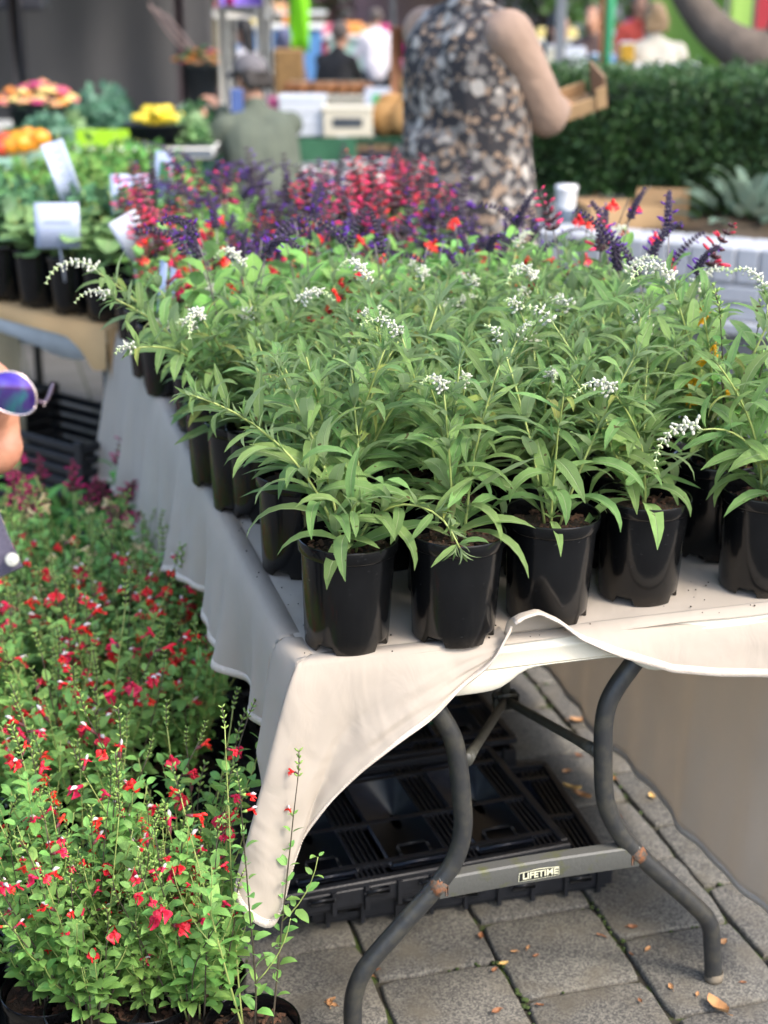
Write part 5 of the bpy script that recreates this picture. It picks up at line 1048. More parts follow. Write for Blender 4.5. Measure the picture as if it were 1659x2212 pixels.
def fruit(name, label, m_, rad, px, d, group, z=None, flat=.85, ribs=8):
    P = at_y(px[0], px[1], d); n = 24; V = []
    for i in range(9):
        t = PI*i/8
        for j in range(n): a_ = 2*PI*j/n; rr_ = rad*math.sin(t)*(1+.035*math.cos(a_*ribs)); V.append([rr_*math.cos(a_), rr_*math.sin(a_), -rad*flat*math.cos(t)])
    t_ = thing(name, label, 'vegetable', (P[0], P[1], (z if z is not None else P[2])+rad*flat), 0, group); m = MB(); m.add(V, gridf(9, n, True)); m.build('flesh', m_, t_); m = MB(); m.add(*tube([[0, 0, rad*flat*.9], [rad*.1, 0, rad*flat*1.25]], [rad*.12, rad*.08], 6)); m.build('stalk', M_CAL, t_)
for k, (x, y, mm_) in enumerate(((5, 338, M_TOM), (28, 335, M_ORG), (50, 332, M_ORG), (72, 328, M_ORG), (88, 318, M_ORG), (15, 322, M_TOM), (38, 316, M_ORG), (62, 314, M_ORG), (-15, 330, M_TOM))):
    if mm_ is M_TOM: fruit('red_pepper', 'red pepper at the end of the row of orange ones', mm_, .045, (x, y), 7.0+.12*(k > 4), 'red peppers', None)
    else: fruit('orange_pepper', 'round orange pepper in the row on the produce stall', mm_, .041+.006*(k % 3), (x, y), 7.0+.12*(k > 4), 'orange peppers')
tr = at_y(40, 345, 7.06); solid('produce_crate', 'pale green crate holding red and orange peppers', 'crate', None, [('tray', [box((0, 0, -.03), (.62, .40, .055), .01)], mat('pale_green_crate', (.22, .38, .28), .6)), ('leg', [box((-.25, .1, -.5), (.04, .04, .9))], M_LEG), ('leg', [box((.25, .1, -.5), (.04, .04, .9))], M_LEG), ('leg', [box((-.25, -.1, -.5), (.04, .04, .9))], M_LEG), ('leg', [box((.25, -.1, -.5), (.04, .04, .9))], M_LEG)], (tr[0], tr[1]+.06, at_y(40, 345, 7.06)[2]+.02))
p = at_y(222, 303, 8.05); solid('price_sign', 'bright lime green sign propped among the greens', 'sign', None, [('board', [box((0, 0, 0), (.27, .012, .105), .003)], M_LIME), ('prop', [box((0, .05, -.02), (.04, .09, .06))], M_LIME)], p, .05)
p = at_y(146, 258, 8.6); solid('price_sign', 'small white and yellow sign beside the tub of flowers', 'sign', None, [('board', [box((0, 0, 0), (.09, .01, .055), .003)], M_CARDW), ('trim', [box((-.05, .001, 0), (.02, .012, .056))], M_YEL)], p, .1)
def bunch(label, x, d, w, h, m_, seed, z=None, lv=.05, grp=None, name='leafy_greens', cat='greens'):
    P = at_y(x, 300, d); zz = ptz if z is None else z; t = thing(name, label, cat, (P[0], P[1], zz), 0, grp); r = np.random.default_rng(seed); n = 380; d_ = r.normal(0, 1, (n, 3)); d_[:, 2] = abs(d_[:, 2]); d_ /= np.linalg.norm(d_, axis=1)[:, None]
    foliage('leaves', t, d_*[w/2, w/2.4, h]*r.uniform(.5, 1, n)[:, None], d_, lv, m_, seed, .8); m = MB(); m.add(*ball((0, 0, h*.2), (w*.42, w*.36, h*.5), 10, 8)); m.build('heart', m_, t); return t
M_G1 = mat('pale_greens', (.20, .36, .14), .6, .3, 5, back=(.25, .38, .18)); M_G2 = mat('blue_greens', (.08, .20, .12), .6, .3, 5, back=(.14, .26, .18)); M_G3 = mat('deep_greens', (.05, .15, .05), .6, .3, 5, back=(.08, .18, .07))
for k, (x, d, w, h, mm_, lb) in enumerate(((120, 8.35, .30, .13, M_G1, 'pale frilly lettuce beside the orange peppers'), (185, 8.6, .28, .15, M_G2, 'blue-green leafy brassica behind the lime sign'), (225, 8.7, .34, .24, M_G2, 'tall dark cabbage leaves above the lime sign'), (405, 8.3, .22, .10, M_G1, 'low mound of pale beans by the white table edge'), (440, 8.6, .3, .14, M_G3, 'dark green bunch below the flower bucket shelf'), (70, 8.3, .3, .05, M_G3, 'dark green leaves under the flower tub'), (100, 8.15, .2, .12, M_G2, 'small blue-green bunch at the pepper crate'))): bunch(lb, x, d, w, h, mm_, 40+k)
def tub(label, x, y0, y1, d, w, hgt, flowers, seed, name='flower_tub'):
    P = at_y(x, y1, d); Z0 = P[2]; t = thing(name, label, 'flowers', (P[0], P[1], Z0)); m = MB(); m.add(*lathe([(0, 0), (w*.36, 0), (w*.45, hgt), (w*.47, hgt), (w*.44, hgt-.01), (w*.40, hgt*.9), (0, hgt*.85)], 24)); m.build('tub', M_BASK, t); rr_ = random.Random(seed)
    top_h = at_y(x, y0, d)[2]-Z0
    for k in range(90):
        a_, q_ = rr_.uniform(0, 2*PI), math.sqrt(rr_.random()); c_ = np.array([w*.62*q_*math.cos(a_), w*.5*q_*math.sin(a_), hgt+(top_h-hgt)*(.25+.75*(1-q_*q_))*rr_.uniform(.6, 1)]); m = MB(); s_ = rr_.uniform(.022, .04)
        for i in range(7): b_ = 2*PI*i/7; m.add(*ball(c_+np.array([math.cos(b_), math.sin(b_), 0])*s_*.6, (s_*.5, s_*.5, s_*.3), 6, 4))
        m.add(*ball(c_+np.array([0, 0, s_*.2]), s_*.4, 6, 4)); m.build('bloom', rr_.choice(flowers), t)
    m = MB()
    for k in range(20): a_ = k*.7; m.add(*tube([[w*.2*math.cos(a_), w*.2*math.sin(a_), hgt*.7], [w*.45*math.cos(a_), w*.4*math.sin(a_), hgt+(top_h-hgt)*.5]], .004, 5))
    m.build('stems', M_G3, t, kind='stuff'); return t
FL1 = [mat('pale_yellow_bloom', (.65, .52, .18), .7), mat('pink_bloom', (.55, .10, .16), .7), mat('orange_bloom', (.65, .24, .05), .7), mat('peach_bloom', (.62, .33, .16), .7), mat('rose_bloom', (.42, .04, .14), .7)]
tub('black tub crowded with yellow, pink and orange blooms', 85, 176, 285, 8.35, .34, .13, FL1, 3); tub('tall black bucket of orange and red blooms on a white shelf', 438, 100, 226, 10.2, .26, .24, [FL1[2], FL1[4], FL1[3], M_G3, M_G3], 5)
P = at_y(420, 130, 10.25); solid('dried_branches', 'pale dried branches leaning out of the tall black bucket', 'branches', None, [('branch', [tube(spline([[0, 0, 0], [-.10-.04*k, 0, .14], [-.24-.05*k, .02*k, .30+.03*k]], 10), np.linspace(.006, .012, 10), 6)], mat('pale_dried_stem%d' % k, (.30, .22, .20), .8), True) for k in range(3)], (P[0]+.06, P[1], P[2]-.02))
pp = at_y(340, 300, 8.25); bk = thing('squash_bowl', 'dark bowl of yellow squash with brown paper behind', 'bowl', (pp[0], pp[1], ptz)); m = MB(); m.add(*lathe([(0, 0), (.12, 0), (.17, .10), (.18, .10), (.16, .09), (.0, .05)], 24)); m.build('bowl', M_BASK, bk)
for k in range(9): a_ = k*2.4; tag(link('yellow_squash', (lambda mm2: (mm2.add(*capsule((-.05, 0, 0), (.05, .01, .01), .034, .022)), mm2.mesh('yellow_squash', M_YS))[1])(MB()), None, rz4(a_, (pp[0]+.09*math.cos(a_)*(k/9)**.5, pp[1]+.08*math.sin(a_), ptz+.115+.035*(k < 4)))), 'yellow squash heaped in the dark bowl', 'squash', 'yellow squash in the bowl')
p = at_y(440, 240, 10.2); solid('white_shelf', 'white shelf carrying the bucket of blooms', 'shelf', None, [('board', [box((0, 0, -.03), (.30, .34, .06), .006)], M_WEDGE), ('leg', [box((-.12, .1, -.55), (.04, .04, 1.0))], M_WEDGE), ('leg', [box((.12, .1, -.55), (.04, .04, 1.0))], M_WEDGE), ('leg', [box((-.12, -.1, -.55), (.04, .04, 1.0))], M_WEDGE), ('leg', [box((.12, -.1, -.55), (.04, .04, 1.0))], M_WEDGE)], at_y(440, 226, 10.2))
# white rack with a coloured banner
M_WP = mat('white_metal_frame', (.62, .61, .56), .5); M_BAN = mat('violet_banner', (.20, .12, .55), .6, .1, 3); M_BANP = mat('pink_banner', (.60, .05, .25), .6)
p = at_y(484, 120, 9.4); q = at_y(566, 120, 9.4); rk = thing('display_rack', 'white metal display frame with a violet and pink banner', 'rack', (p[0], p[1], 0)); dxr = q[0]-p[0]
for x, y in ((0, 0), (dxr, 0), (0, .5), (dxr, .5)): m = MB(); m.add(*box((x, y, 1.05), (.055, .055, 2.1), .004)); m.build('post', M_WP, rk)
zb = at_y(520, 28, 9.4)[2]
for y in (0, .5): m = MB(); m.add(*box((dxr/2, y+.001, zb), (dxr+.1, .05, .06), .004)); m.build('rail', M_WP, rk)
m = MB(); m.add(*box((dxr/2, -.035, zb+.14), (dxr+.02, .012, .20), .003)); bn = m.build('banner', M_BAN, rk); m = MB(); m.add(*box((dxr*.22, -.043, zb+.14), (dxr*.22, .004, .19))); m.build('banner_stripe', M_BANP, bn)
# ------------------------------------------------------------------ seated shopper in the green jacket
M_OLIVE = cloth('grey_green_jacket', (.085, .10, .072)); M_CAPG = cloth('grey_cap', (.13, .12, .125)); M_PURP = cloth('purple_blue_fabric', (.07, .06, .17))
P = at_y(578, 420, 8.3); person('person in a grey-green jacket and grey cap sitting with a phone raised', (P[0], P[1], 0), math.radians(205), 1.0, True, .30, hands=((.24, -.36, .92), (.12, -.38, .98)), top=M_OLIVE, legs=M_GREYT, hair=mat('dark_hair', (.02, .015, .012), .7), hairlen=.03, cap=M_CAPG, stout=1.25, head=(.3, .25))
stl = solid('folding_stool', 'low folding stool with purple-blue fabric under the person in the grey cap', 'stool', None, [('seat', [box((0, 0, .40), (.40, .36, .03), .012)], M_PURP), ('sling', [box((.02, -.17, .26), (.32, .03, .26), .012)], M_PURP), ('leg', [tube([[-.18, -.15, 0], [.18, -.15, .39]], .014, 8)], M_LEG, True), ('leg', [tube([[.18, -.15, 0], [-.18, -.15, .39]], .014, 8)], M_LEG, True), ('leg', [tube([[-.18, .15, 0], [.18, .15, .39]], .014, 8)], M_LEG, True), ('leg', [tube([[.18, .15, 0], [-.18, .15, .39]], .014, 8)], M_LEG, True)], (P[0]+.05, P[1]-.02, 0), .1)
p = at_y(512, 218, 8.35); ph = solid('mobile_phone', 'blue-cased phone held up by the person in the grey cap', 'phone', None, [('case', [box((0, 0, 0), (.07, .012, .125), .006)], mat('blue_case', (.05, .09, .24), .4)), ('screen', [box((0, .0065, 0), (.06, .002, .112))], M_BLK)], p, .4)
# ------------------------------------------------------------------ bread stall with a green cloth
M_GREENC = cloth('green_cloth', (.035, .13, .065)); bd = 9.2; bzz = at_y(700, 298, bd)[2]; xa, xb = at_y(470, 300, bd)[0], at_y(915, 300, bd)[0]
bs = thing('bread_table', 'stall table under a green cloth with boxes and paper bags on it', 'table', (0, 0, 0)); m = MB(); m.add(*box(((xa+xb)/2, bd+.4, bzz-.02), (xb-xa, .8, .036), .006)); m.build('table_top', M_GREENC, bs)
m = MB(); P = []; xd = at_y(770, 300, bd)[0]
for i in range(50):
    x = xa+(xd-xa)*i/49
    for j in range(6): P.append([x, bd-.004-.02*(j/5)*math.sin(x*25), bzz-.01-.34*j/5])
m.add(P, gridf(50, 6)); m.build('cloth_front', M_GREENC, bs); m = MB(); m.add(*box(((xd+xb)/2, bd+.03, bzz/2-.03), (xb-xd-.01, .02, bzz-.1))); m.build('navy_panel', mat('navy_cloth', (.012, .016, .03), .85), bs)
for x in (xa+.08, xb-.08):
    for y in (bd+.08, bd+.72): m = MB(); m.add(*tube([[x, y, 0], [x, y, bzz-.04]], .018, 8)); m.build('leg', M_LEG, bs)
M_TRAY = mat('white_tray', (.60, .62, .64), .5, .05, 5); M_CRB = mat('cream_box', (.62, .56, .42), .7, .06, 6); M_BAG = mat('brown_paper_bag', (.50, .27, .09), .8, .15, 6, bump=.6, bscale=9); M_LOAF = mat('crust', (.36, .15, .05), .7, .3, 12)
def stackbox(label, x, d, w, dp, h, m_, z=None, strip=None, name='bread_box', cat='box'):
    P = at_y(x, 290, d); pr = [('body', [box((0, 0, h/2), (w, dp, h), .006)], m_), ('lid', [box((0, 0, h-.012), (w+.012, dp+.012, .022), .004)], m_)]
    if strip: pr.append(('label', [box((0, -dp/2-.004, h*.5), (w*.6, .004, h*.3))], strip))
    return solid(name, label, cat, None, pr, (P[0], P[1], bzz if z is None else z), 0)
for k in range(3): stackbox('white plastic tray in the stack of three on the green cloth, ' + ('lowest', 'middle', 'topmost')[k], 655, 9.4, .27, .24, .075, M_TRAY, bzz+k*.077, name='bread_tray', cat='tray')
stackbox('cream box with a dark label on the green cloth', 752, 9.35, .29, .22, .17, M_CRB, None, mat('slate_label', (.05, .06, .07), .6))
for k, (x, y, w) in enumerate(((843, 9.4, .26), (885, 9.3, .24))):
    P = at_y(x, 290, y); t = thing('paper_bag', ('rumpled brown paper bag next to the cream box', 'plump tan paper bag at the end of the green cloth')[k], 'bag', (P[0], P[1], bzz)); m = MB(); V, F = ball((0, 0, .10), (w/2, w/2.6, .115), 16, 12); V[:, 2] = np.maximum(V[:, 2], 0.001); V += vnoise(V, 22, k)[:, None]*.012; m.add(V, F); m.build('bag_body', M_BAG, t); m = MB(); m.add(*ball((0, 0, .21), (w/3.5, w/5, .03), 12, 6)); m.build('bag_mouth', M_BAG, t)
stackbox('pink and white carton behind the person in the grey cap', 600, 9.6, .12, .1, .20, mat('pink_carton', (.55, .10, .25), .6))
P = at_y(735, 298, 9.25); solid('paper_sheet', 'white paper lying on the green cloth', 'paper', None, [('sheet', [box((0, 0, .003), (.22, .12, .004))], M_CARDW)], (P[0]+.08, P[1]+.06, bzz), .2)
bd2 = 10.6; z2 = at_y(700, 245, bd2)[2]; xa2, xb2 = at_y(500, 200, bd2)[0], at_y(850, 200, bd2)[0]
bc = thing('display_counter', 'brown wooden counter of loaves behind the green-clothed table', 'counter', (0, 0, 0)); M_WOODB = mat('brown_wood', (.26, .16, .08), .7, .2, 8)
m = MB(); m.add(*box(((xa2+xb2)/2, bd2+.3, z2-.02), (xb2-xa2, .6, .04), .005)); m.build('counter_top', M_WOODB, bc); m = MB(); m.add(*box(((xa2+xb2)/2, bd2+.05, (z2-.05)/2), (xb2-xa2-.04, .03, z2-.05))); m.build('counter_front', M_WOODB, bc)
for k in range(3): stackbox(('brown wooden crate on the loaf counter next to the cartons', 'pale cardboard crate on the loaf counter', 'white carton on the loaf counter beside the green-marked sign')[k], (560, 650, 735)[k], bd2+.3, (.34, .20, .36)[k], .3, .10, (M_WOODB, M_KRAFT, M_CRB)[k], z2, name='bread_crate', cat='crate')
for k in range(9):
    P = at_y(640+k*19, 200, bd2+.36); t = thing('bread_loaf', 'brown crusty loaf in the row along the counter', 'bread', (P[0], P[1], z2+.105), k, 'loaves along the counter'); m = MB(); m.add(*capsule((-.05, 0, .035), (.05, 0, .035), .042, .038)); m.build('crust', M_LOAF, t); m = MB(); m.add(*box((0, 0, .078), (.09, .012, .006), .002)); m.build('score', M_CRB, t)
P = at_y(815, 215, 9.9); sg = solid('price_sign', 'white sign with a green round mark on the bread stall', 'sign', None, [('board', [box((0, 0, 0), (.16, .01, .15), .003)], M_CARDW), ('mark', [lathe([(0, 0), (.035, 0), (.035, .004), (0, .004)], 16)], mat('green_mark', (.10, .50, .18), .6)), ('prop', [box((0, .04, -.06), (.03, .08, .03))], M_CARDW)], P, -.1); sg.rotation_euler = (-.25, 0, -.1)
sg.children[1].rotation_euler = (PI/2, 0, 0); sg.children[1].location = (0, -.006, 0)
# tall poster board
M_POS = mat('orange_poster', (.55, .26, .14), .6, .35, 5); P = at_y(878, 150, 9.95); pb = thing('poster_stand', 'tall orange and pink poster board at the end of the bread stall', 'poster', (P[0], P[1], 0)); hz_ = at_y(878, 58, 9.95)[2]
m = MB(); m.add(*box((0, 0, hz_/2+.35), (.20, .015, hz_-.7), .003)); pf = m.build('poster', M_POS, pb)
for k, (x, z, w, h, cc) in enumerate(((.03, hz_-.13, .10, .08, (.6, .01, .20)), (.02, hz_-.22, .11, .07, (.62, .18, .24)), (.01, hz_-.36, .10, .10, (.45, .28, .10)), (.0, hz_-.52, .12, .09, (.55, .25, .25)))): m = MB(); m.add(*box((x, -.010, z), (w, .004, h))); m.build('picture', mat('poster_picture%d' % k, cc, .6, .2, 20), pf)
for x in (-.08, .08): m = MB(); m.add(*box((x, .03, hz_/2), (.025, .03, hz_))); m.build('leg', M_WOODB, pb)
# bags at the foot of the stall
M_SACK = mat('printed_sack', (.34, .40, .34), .6, .2, 8, col2=(.45, .22, .2), thr=(.60, .64))
for k, (x, y, dd) in enumerate(((705, 400, 8.7), (790, 392, 8.75), (715, 425, 8.4))):
    P = at_y(x, y, dd); t = thing('growing_mix_sack', ('pale green printed sack under the bread table', 'green and white printed sack against the navy panel', 'pale blue sack lying before the other sacks')[k], 'sack', (P[0], P[1], 0)); zt = P[2]; m = MB(); V, F = ball((0, 0, zt/2+.03), (.20, .09, zt/2+.07), 16, 12); V[:, 2] = np.maximum(V[:, 2], .0); V += vnoise(V, 12, k)[:, None]*.02; m.add(V, F); m.build('sack_body', M_SACK if k < 2 else mat('pale_blue_sack', (.32, .40, .46), .6, .2, 6), t); m = MB(); m.add(*box((0, 0, zt+.10), (.28, .02, .05), .006)); m.build('sack_seam', M_CARDW, t)
# ------------------------------------------------------------------ people behind the stalls
M_BHAIR = mat('black_hair', (.012, .010, .010), .6); M_BRH = mat('brown_hair', (.09, .05, .03), .6); M_GRH = mat('cropped_grey_hair', (.10, .08, .07), .8)
def stander(label, x, y, d, rz, **k):                                  # y: where the crown of the head shows
    P = at_y(x, y, d); sit = k.get('sit', False); s = P[2]/(1.28 if sit else 1.74); person(label, (P[0], P[1], 0), math.radians(rz), s, vox=.02, **k)
stander('person with long black hair and bare arms standing by the white rack', 528, 38, 12.0, 250, top=cloth('white_top', (.5, .48, .5)), hair=M_BHAIR, hairlen=.22, sleeve='short', hands=((.2, -.35, .9), (-.1, -.4, .95)))
stander('person in a blue hooded top beside a tan chair', 612, 60, 12.6, 160, top=cloth('slate_blue_hood', (.09, .10, .17)), hair=cloth('slate_blue_hood_up', (.09, .10, .17)), hairlen=.05)
P = at_y(632, 160, 12.0); solid('tan_chair', 'tan wicker chair with a tall back behind the loaf counter', 'chair', None, [('backrest', [box((0, .2, .85), (.24, .05, .55), .02)], mat('tan_wicker', (.24, .14, .05), .8, .3, 30)), ('seat', [box((0, 0, .55), (.40, .40, .06), .02)], mat('tan_seat', (.3, .2, .09), .8))]+[('leg', [box((x, y, .27), (.04, .04, .54))], M_WOODB) for x in (-.16, .16) for y in (-.16, .16)], (P[0], P[1], 0), .2)
stander('person in a black sweater with cropped hair leaning over the counter', 708, 40, 11.6, 150, top=cloth('black_sweater', (.008, .008, .009)), hair=M_GRH, hairlen=0, lean=.35, hands=((.25, -.6, .98), (-.1, -.62, .98)))
stander('person in a white shirt standing far behind the bread stall', 812, 18, 16.0, 190, top=cloth('white_shirt', (.62, .58, .62)), hair=M_GRH, hairlen=0, sleeve='short')
stander('person with dark hair in a navy coat bending over a table', 1178, 12, 11.0, 20, top=cloth('navy_coat', (.03, .03, .06)), hair=M_BHAIR, hairlen=.14, lean=.45, hands=((.3, -.5, .9), (-.2, -.5, .9)))
stander('brown-haired person behind the one in navy', 1285, 10, 12.4, 330, top=cloth('brown_top', (.10, .06, .05)), hair=M_BRH, hairlen=.2)
stander('person in a cream knitted sweater seen from behind', 1418, 5, 10.6, 185, top=cloth('cream_knit', (.50, .46, .38)), hair=mat('sandy_hair', (.26, .17, .09), .7), hairlen=.06, stout=1.25)
stander('person in a pale blue top beyond the one reading the box', 1100, 30, 12.6, 15, top=cloth('pale_blue_top', (.34, .42, .50)), hair=M_BRH, hairlen=.1)
stander('person in a red top between the flag and the cream sweater', 1385, -20, 13.6, 10, top=cloth('red_top', (.45, .06, .04)), hair=M_BRH, hairlen=.1)
stander('person in a dark olive jacket by the poster board', 905, 25, 12.2, 200, top=cloth('dark_olive', (.05, .05, .03)), hair=M_BHAIR, hairlen=.05)
stander('person in a mauve cardigan under the lime umbrella', 990, 0, 17, 170, top=cloth('mauve_top', (.20, .11, .15)), hair=M_BRH, hairlen=.1)
# table with small things in front of the navy person
P = at_y(1260, 150, 10.2); tz_ = at_y(1260, 138, 10.2)[2]; solid('cafe_table', 'pale table of cups and cartons behind the hedge', 'table', None, [('table_top', [box((0, .3, tz_-.02), (1.5, .6, .03), .006)], M_WEDGE)]+[('leg', [box((x, y, (tz_-.04)/2), (.04, .04, tz_-.04))], M_LEG) for x in (-.65, .65) for y in (.1, .5)], (P[0], P[1], 0))
for k, (x, w, h, mm_, lb) in enumerate(((1200, .12, .10, M_CRB, 'cream carton on the pale table'), (1240, .14, .09, M_CARDW, 'white carton on the pale table'), (1300, .16, .05, mat('blue_box', (.12, .25, .5), .6), 'flat blue box on the pale table'), (1352, .09, .12, mat('amber_jar', (.45, .25, .02), .4), 'amber jar on the pale table'))):
    P2 = at_y(x, 140, 10.4); solid('carton' if k < 3 else 'jar', lb, 'carton' if k < 3 else 'jar', None, [('body', [box((0, 0, h/2), (w, .12, h), .008)], mm_), ('lid', [box((0, 0, h+.004), (w*.9, .11, .012), .003)], M_CARDW)], (P2[0], P2[1], tz_-.004))
# posts, flags, lime tents, umbrella
p = at_y(1211, 60, 9.9); solid('tent_post', 'grey metal tent post beside the person in navy', 'post', None, [('tube', [box((0, 0, 1.1), (.06, .06, 2.2), .006)], mat('grey_post', (.30, .30, .30), .5)), ('foot', [box((0, 0, .01), (.16, .16, .016), .003)], M_LEG)], Z(p, 0))
p = at_y(848, 100, 10.9); solid('tent_post', 'thin dark tent post beside the poster board', 'post', None, [('tube', [box((0, 0, 1.1), (.035, .035, 2.2), .004)], mat('dark_post', (.10, .10, .10), .5)), ('foot', [box((0, 0, .01), (.14, .14, .016), .003)], M_LEG)], Z(p, 0))
def flag(label, x, y, d, w, h, z0, m_, m2=None, taper=.5):
    p = at_y(x, y, d); t = thing('feather_flag', label, 'flag', Z(p, 0)); P = []
    for i in range(20):
        z = z0+h*i/19; ww = w*(taper+(1-taper)*i/19)
        for j in range(8): s = j/7; P.append([ww*s, .03*math.sin(s*5+i*.4), z])
    m = MB(); m.add(P, gridf(20, 8)); o = m.build('banner', m_, t); so = o.modifiers.new('t', 'SOLIDIFY'); so.thickness = .003; m = MB(); m.add(*tube([[0, 0, 0], [-.01, 0, z0+h+.2]], [.014, .010], 8)); m.build('pole', m2 or M_LEG, t); return t
flag('bright lime green feather flag beyond the stalls', 626, 60, 15, .20, 2.2, .95, mat('lime_flag', (.26, .72, .01), .7, .05, 4, trans=.3), taper=.9)
flag('mint green feather flag with an orange pole behind the hedge', 1302, 60, 9.6, .16, 1.9, .95, mat('mint_flag', (.12, .60, .28), .7, .08, 3, trans=.3), mat('orange_pole', (.45, .16, .06), .6), taper=.25)
M_LTENT = mat('lime_tent', (.34, .55, .12), .8, .08, 2, trans=.25)
for k, (x, d, w) in enumerate(((1590, 13.5, 1.5), (1760, 12.8, 1.4))):
    p = at_y(x, 100, d); t = thing('lime_tent', ('lime green tent wall behind the leaning tree', 'lime green tent next to a red banner')[k], 'tent', Z(p, 0)); P = []
    for i in range(30):
        xx = (i/29-.5)*w
        for j in range(8): P.append([xx, .04*math.sin(xx*9), 2.3*j/7])
    m = MB(); m.add(P, gridf(30, 8)); o = m.build('wall', M_LTENT, t); so = o.modifiers.new('t', 'SOLIDIFY'); so.thickness = .004
    m = MB(); m.add([[-w/2, 0, 2.3], [w/2, 0, 2.3], [w/2, w, 2.3], [-w/2, w, 2.3], [0, w/2, 3.0]], [(0, 1, 4), (1, 2, 4), (2, 3, 4), (3, 0, 4)]); m.build('roof', M_LTENT, t, False)
    for xx in (-w/2, w/2): m = MB(); m.add(*box((xx, .03, 1.15), (.05, .05, 2.3), .004)); m.build('post', M_WP, t)
p = at_y(1648, 60, 11.5); solid('red_banner', 'narrow red banner beside the lime tent', 'banner', None, [('cloth', [box((0, 0, 1.35), (.12, .015, 1.3), .004)], mat('red_banner', (.35, .02, .03), .7)), ('pole', [tube([[-.07, 0, 0], [-.07, 0, 2.1]], .014, 8)], M_LEG, True)], Z(p, 0))
p = at_y(1010, 0, 19); um = thing('market_umbrella', 'lime green market umbrella over the far stalls', 'umbrella', Z(p, 0)); m = MB(); m.add(*lathe([(0, 2.5), (.6, 2.25), (1.3, 1.78), (1.32, 1.70)], 8)); m.build('canopy', M_LTENT, um, False); m = MB(); m.add(*tube([[0, 0, 0], [0, 0, 2.5]], .025, 8)); m.build('pole', M_WP, um)
# far stalls
for k, (x, d, w, h, cc, lb) in enumerate(((590, 17, 1.0, 1.1, (.10, .25, .5), 'blue cabinet at a far stall'), (740, 18, 1.2, .95, (.5, .06, .10), 'red draped far stall table'), (790, 17, .8, 1.0, (.35, .5, .42), 'pale mint display case at a far stall'), (1130, 16, 1.6, 1.0, (.45, .48, .42), 'pale draped stall table behind the shoppers'), (1460, 15, 1.2, 1.1, (.4, .44, .4), 'grey-white stall counter behind the cream sweater'), (890, 20, 1.4, 1.5, (.16, .10, .12), 'mauve curtained stall far behind the poster board'), (560, 20, 1.6, 1.15, (.16, .13, .07), 'brown timber kiosk beyond the white rack'))):
    p = at_y(x, 80, d); solid('market_counter', lb, 'stall', None, [('top', [box((0, .3, h), (w+.06, .7, .04), .01)], M_WEDGE), ('drape', [box((0, .3, h/2-.012), (w, .62, h-.03), .01)], cloth('stall_drape%d' % k, cc)), ('goods', [box((-w*.2, .3, h+.08), (w*.3, .3, .12), .02)], FL1[k % 5]), ('goods', [box((w*.22, .25, h+.07), (w*.25, .25, .10), .02)], FL1[(k+2) % 5])], Z(p, 0))
# trees closing the square
for k, (x, d, mm_, lb) in enumerate(((420, 26, M_TLEAF, 'broad green tree closing the square behind the dark tent'), (700, 28, mat('yellow_green_leaf', (.16, .20, .03), .5, .4, 2, trans=.2), 'yellow-green tree far behind the black sweater'), (940, 27, mat('mauve_leaf', (.10, .06, .06), .5, .4, 2, trans=.2), 'mauve-leaved tree far behind the poster board'), (1180, 29, M_TLEAF, 'dark green tree far behind the navy coat'), (1430, 27, mat('fresh_leaf', (.10, .20, .04), .5, .4, 2, trans=.2), 'fresh green tree far behind the cream sweater'), (1700, 26, M_TLEAF, 'dark tree far behind the lime tents'))):
    p = at_y(x, 50, d); t = thing('tree', lb, 'tree', Z(p, 0)); m = MB(); m.add(*tube(spline([[0, 0, 0], [.1, 0, 1.2], [-.05, .1, 2.6], [.1, 0, 4]], 20), np.linspace(.18, .07, 20), 10)); m.build('trunk', M_BARK, t); rr_ = random.Random(k); crown(t, [((rr_.uniform(-1.6, 1.6), rr_.uniform(-.8, .8), z), rr_.uniform(.8, 1.2)) for z in (1.0, 1.3, 1.9, 2.4, 2.8, 3.4, 4.0, 1.2, 2.1)], 420, .2, 60+k, mm_)
# ------------------------------------------------------------------ shopper stooping at the edge, sunglasses on
lens_c = CAM+ray(22, 852)*1.70
Fv = nrm(np.array([.22, -.90, -.30])); Uv = np.array([-.70, -.20, .70]); Uv = nrm(Uv-Fv*np.dot(Uv, Fv)); Lv = np.cross(Uv, Fv)
HC = lens_c+np.array([-.103, .075, -.006])
def hp(x, f, u): return HC+Lv*x+Fv*f+Uv*u
RH = np.stack([Lv, Fv, Uv], 1)
def eb(m, c, r, n=(20, 14)): V, F = ball((0, 0, 0), r, *n); m.add(V@RH.T+hp(*c), F)
M_FACE = mat('sunlit_skin', (.50, .235, .135), .5, .16, 16, bump=.6, bscale=32, col2=(.42, .17, .10), thr=(.35, .7))
pe = thing('person', 'person stooping over the salvias in mirrored sunglasses and a purple-grey jacket', 'person', (-.98, 1.9, 0)); o0 = np.array(pe.location)
class OM(MB):
    def add(s, V, F, U=None, mi=0, M=None): return MB.add(s, np.asarray(V)-o0, F, U, mi, M)
m = OM()
eb(m, (0, -.015, .035), (.076, .094, .092)); eb(m, (0, .035, -.03), (.060, .058, .075)); eb(m, (0, .060, -.085), (.032, .030, .028)); eb(m, (.034, .058, -.035), (.030, .030, .034)); eb(m, (-.034, .058, -.035), (.030, .030, .034)); eb(m, (.018, .045, -.075), (.022, .03, .024)); eb(m, (-.045, .02, -.06), (.024, .045, .032)); eb(m, (0, .075, .035), (.055, .022, .02))
m.add(*capsule(hp(0, .088, .02), hp(0, .115, -.025), .010, .016, 8)); eb(m, (0, .082, -.055), (.026, .014, .012))
for k in (1, -1): eb(m, (k*.074, -.03, -.005), (.008, .016, .022))
neck = np.array([-.60, 1.80, 1.22]); chest = np.array([-.70, 1.83, 1.08]); pelv = np.array([-.98, 1.92, .88])
